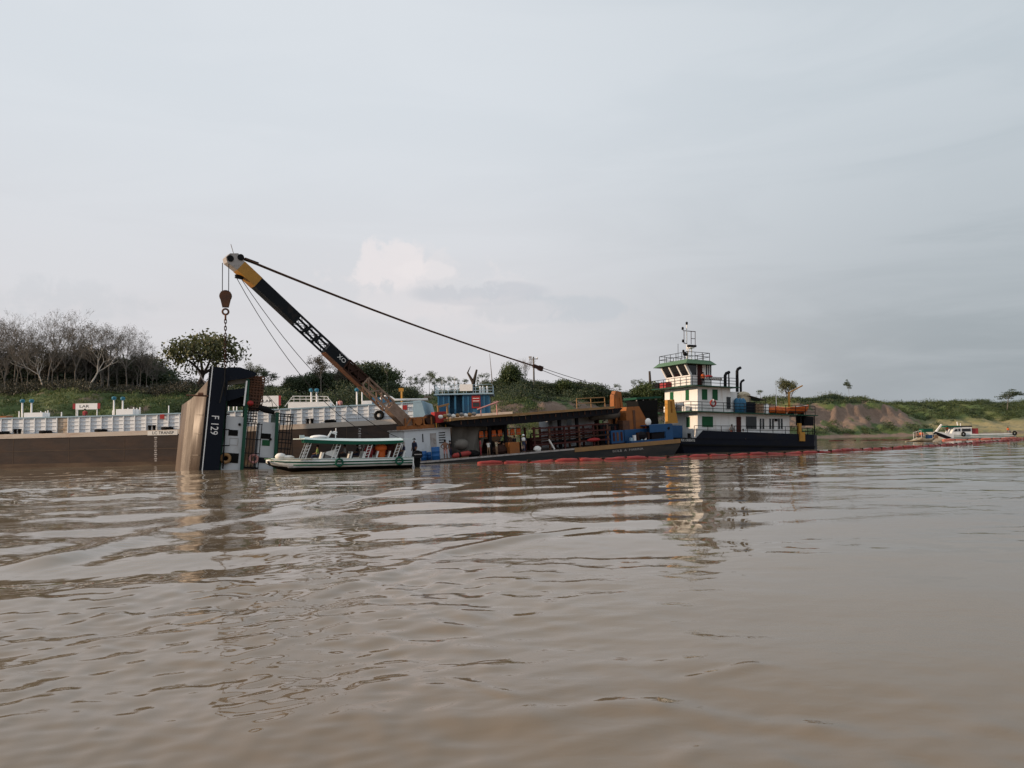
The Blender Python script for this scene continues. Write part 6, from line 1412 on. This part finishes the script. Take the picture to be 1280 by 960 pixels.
MB().prism([(c0+.5, 1.55), (c0+1.35, 1.55), (c0+1.35, zc0-.35), (c0+.95, zc0-.35)], .15, .2).build('window', 'dark_glass', wb)
MB().prism([(c0+1.55, 1.55), (c0+1.95, 1.55), (c0+1.95, zc0-.3), (c0+1.55, zc0-.3)], .15, .2).build('window', 'dark_glass', wb)
MB().bb(c0+2.3, c1-.25, .15, .2, 1.5, zc0-.3).build('window', 'dark_glass', wb)
MB().bb(c0-.9, c0+1.9, .1, 2.5, zc0+.02, zc0+.35).build('green_awning', 'boat_green', wb); MB().bb(c0+2.0, c1+.2, .3, 2.3, zc0+.02, zc0+.28).build('roof_bundle', 'girder', wb)
MB().tube([(c0+2.0, 1, zc0), (c0+1.9, 1, zc0+1.1)], .1, 6).tube([(c0+2.6, 1, zc0), (c0+2.6, 1, zc0+.8)], .07, 6).build('mast', 'white_plain', wb)
for px in (1204, 1268):
    q = wq(px, 543.5); MB().torus((q.x, -.12, .95), .35, .15, 1, 18, 7).build('fender_tyre', 'black_rubber', wb, True)
MB().prism([(-1.5, 1.1), (-.9, 1.6), (2.4, .35), (1.6, .0)], -.12, .0).build('bow_guard', 'girder', wb)
MB().beam((-.6, .6, 1.3), (.9, .6, 3.0), .3).build('windscreen_strut', 'cloth_white', wb)
MB().bb(c1+.3, c1+1.5, .4, 1.6, .95, 2.1).build('red_locker', 'cloth_red', wb)
rail([(Lw-2.4, .1, .95), (Lw, .1, .95)], .5, sp=.8).build('stern_rail', 'grey_head', wb)
person(WB.mat((wq(1264, 540).x, .9, .95), R(20)), 'person in orange life vest on the workboat stern', 'sit', 'cloth_orange', 'cloth_navy', vest='cloth_orange', h=1.8)
person(WB.mat((wq(1187.5, 540).x, .9, 1.0), R(0)), 'person in orange life vest at the workboat bow', 'stand', 'cloth_orange', 'cloth_navy', vest='cloth_orange', h=1.8)
g1 = ground(1142, 552.3)
CN = Frame((g1.x, g1.y, 0), R(8))
cn = thing('work_canoe', 'small pale open canoe with upswept bow beside the workboat', 'boat', CN.M)
def cq(px, py, c=.5): return CN.px(px, py, c)
Lc = cq(1170, 550).x
mb = MB(); S2 = [(-1.2, .05, .12, .02), (.3, .35, .32, .0), (1.6, .6, .85, -.1), (2.3, .62, .5, -.15), (Lc-1, .6, .55, -.15), (Lc, .3, 1.25, .45), (Lc+.2, .05, 1.35, .9)]
for (x, w, zt2, zb_) in S2: mb.v += [(x, .6-w, zt2), (x, .6-w*.6, (zt2+zb_)/2-.05), (x, .6, zb_), (x, .6+w*.6, (zt2+zb_)/2-.05), (x, .6+w, zt2), (x, .6, zt2-.12)]
for i in range(len(S2)-1):
    for j in range(6): mb.f.append((i*6+j, i*6+(j+1) % 6, i*6+6+(j+1) % 6, i*6+6+j))
mb.f += [tuple(range(6)), tuple(36+j for j in range(6))]
mb.build('hull', 'bow_tan', cn, True)
MB().bb(Lc-.6, Lc+.05, -.02, 1.2, .5, 1.1).build('stern_board', 'wood', cn)
q = cq(1157.5, 538, .6); MB().bb(q.x-.9, q.x+.9, 0, 1.2, q.z-.3, q.z+.3).build('canopy', 'boat_green', cn)
for dx in (-.85, .85): MB().tube([(q.x+dx, .1, .3), (q.x+dx, .1, q.z-.3)], .03, 5).build('canopy_pole', 'grey_head', cn)
q = cq(1162, 545, .6); MB().bb(q.x-.5, q.x+.6, .2, 1.0, .35, 1.15).build('blue_tub', 'blue_paint', cn)
rail([(-.9+1.0, .1, .4), (1.6, .1, .8)], 1.2, sp=1.2, bars=(1.,)).build('bow_frame', 'cloth_white', cn)
person(CN.mat((cq(1152, 548).x, .55, .5), R(-30)), 'person in orange life vest working in the canoe', 'sit', 'cloth_orange', 'cloth_navy', vest='cloth_orange', h=1.9)
person(CN.mat((cq(1149, 548).x, .9, .45), R(30)), 'person in brown shirt beside the orange-vested canoe worker', 'sit', 'wood', 'cloth_black', h=1.7)
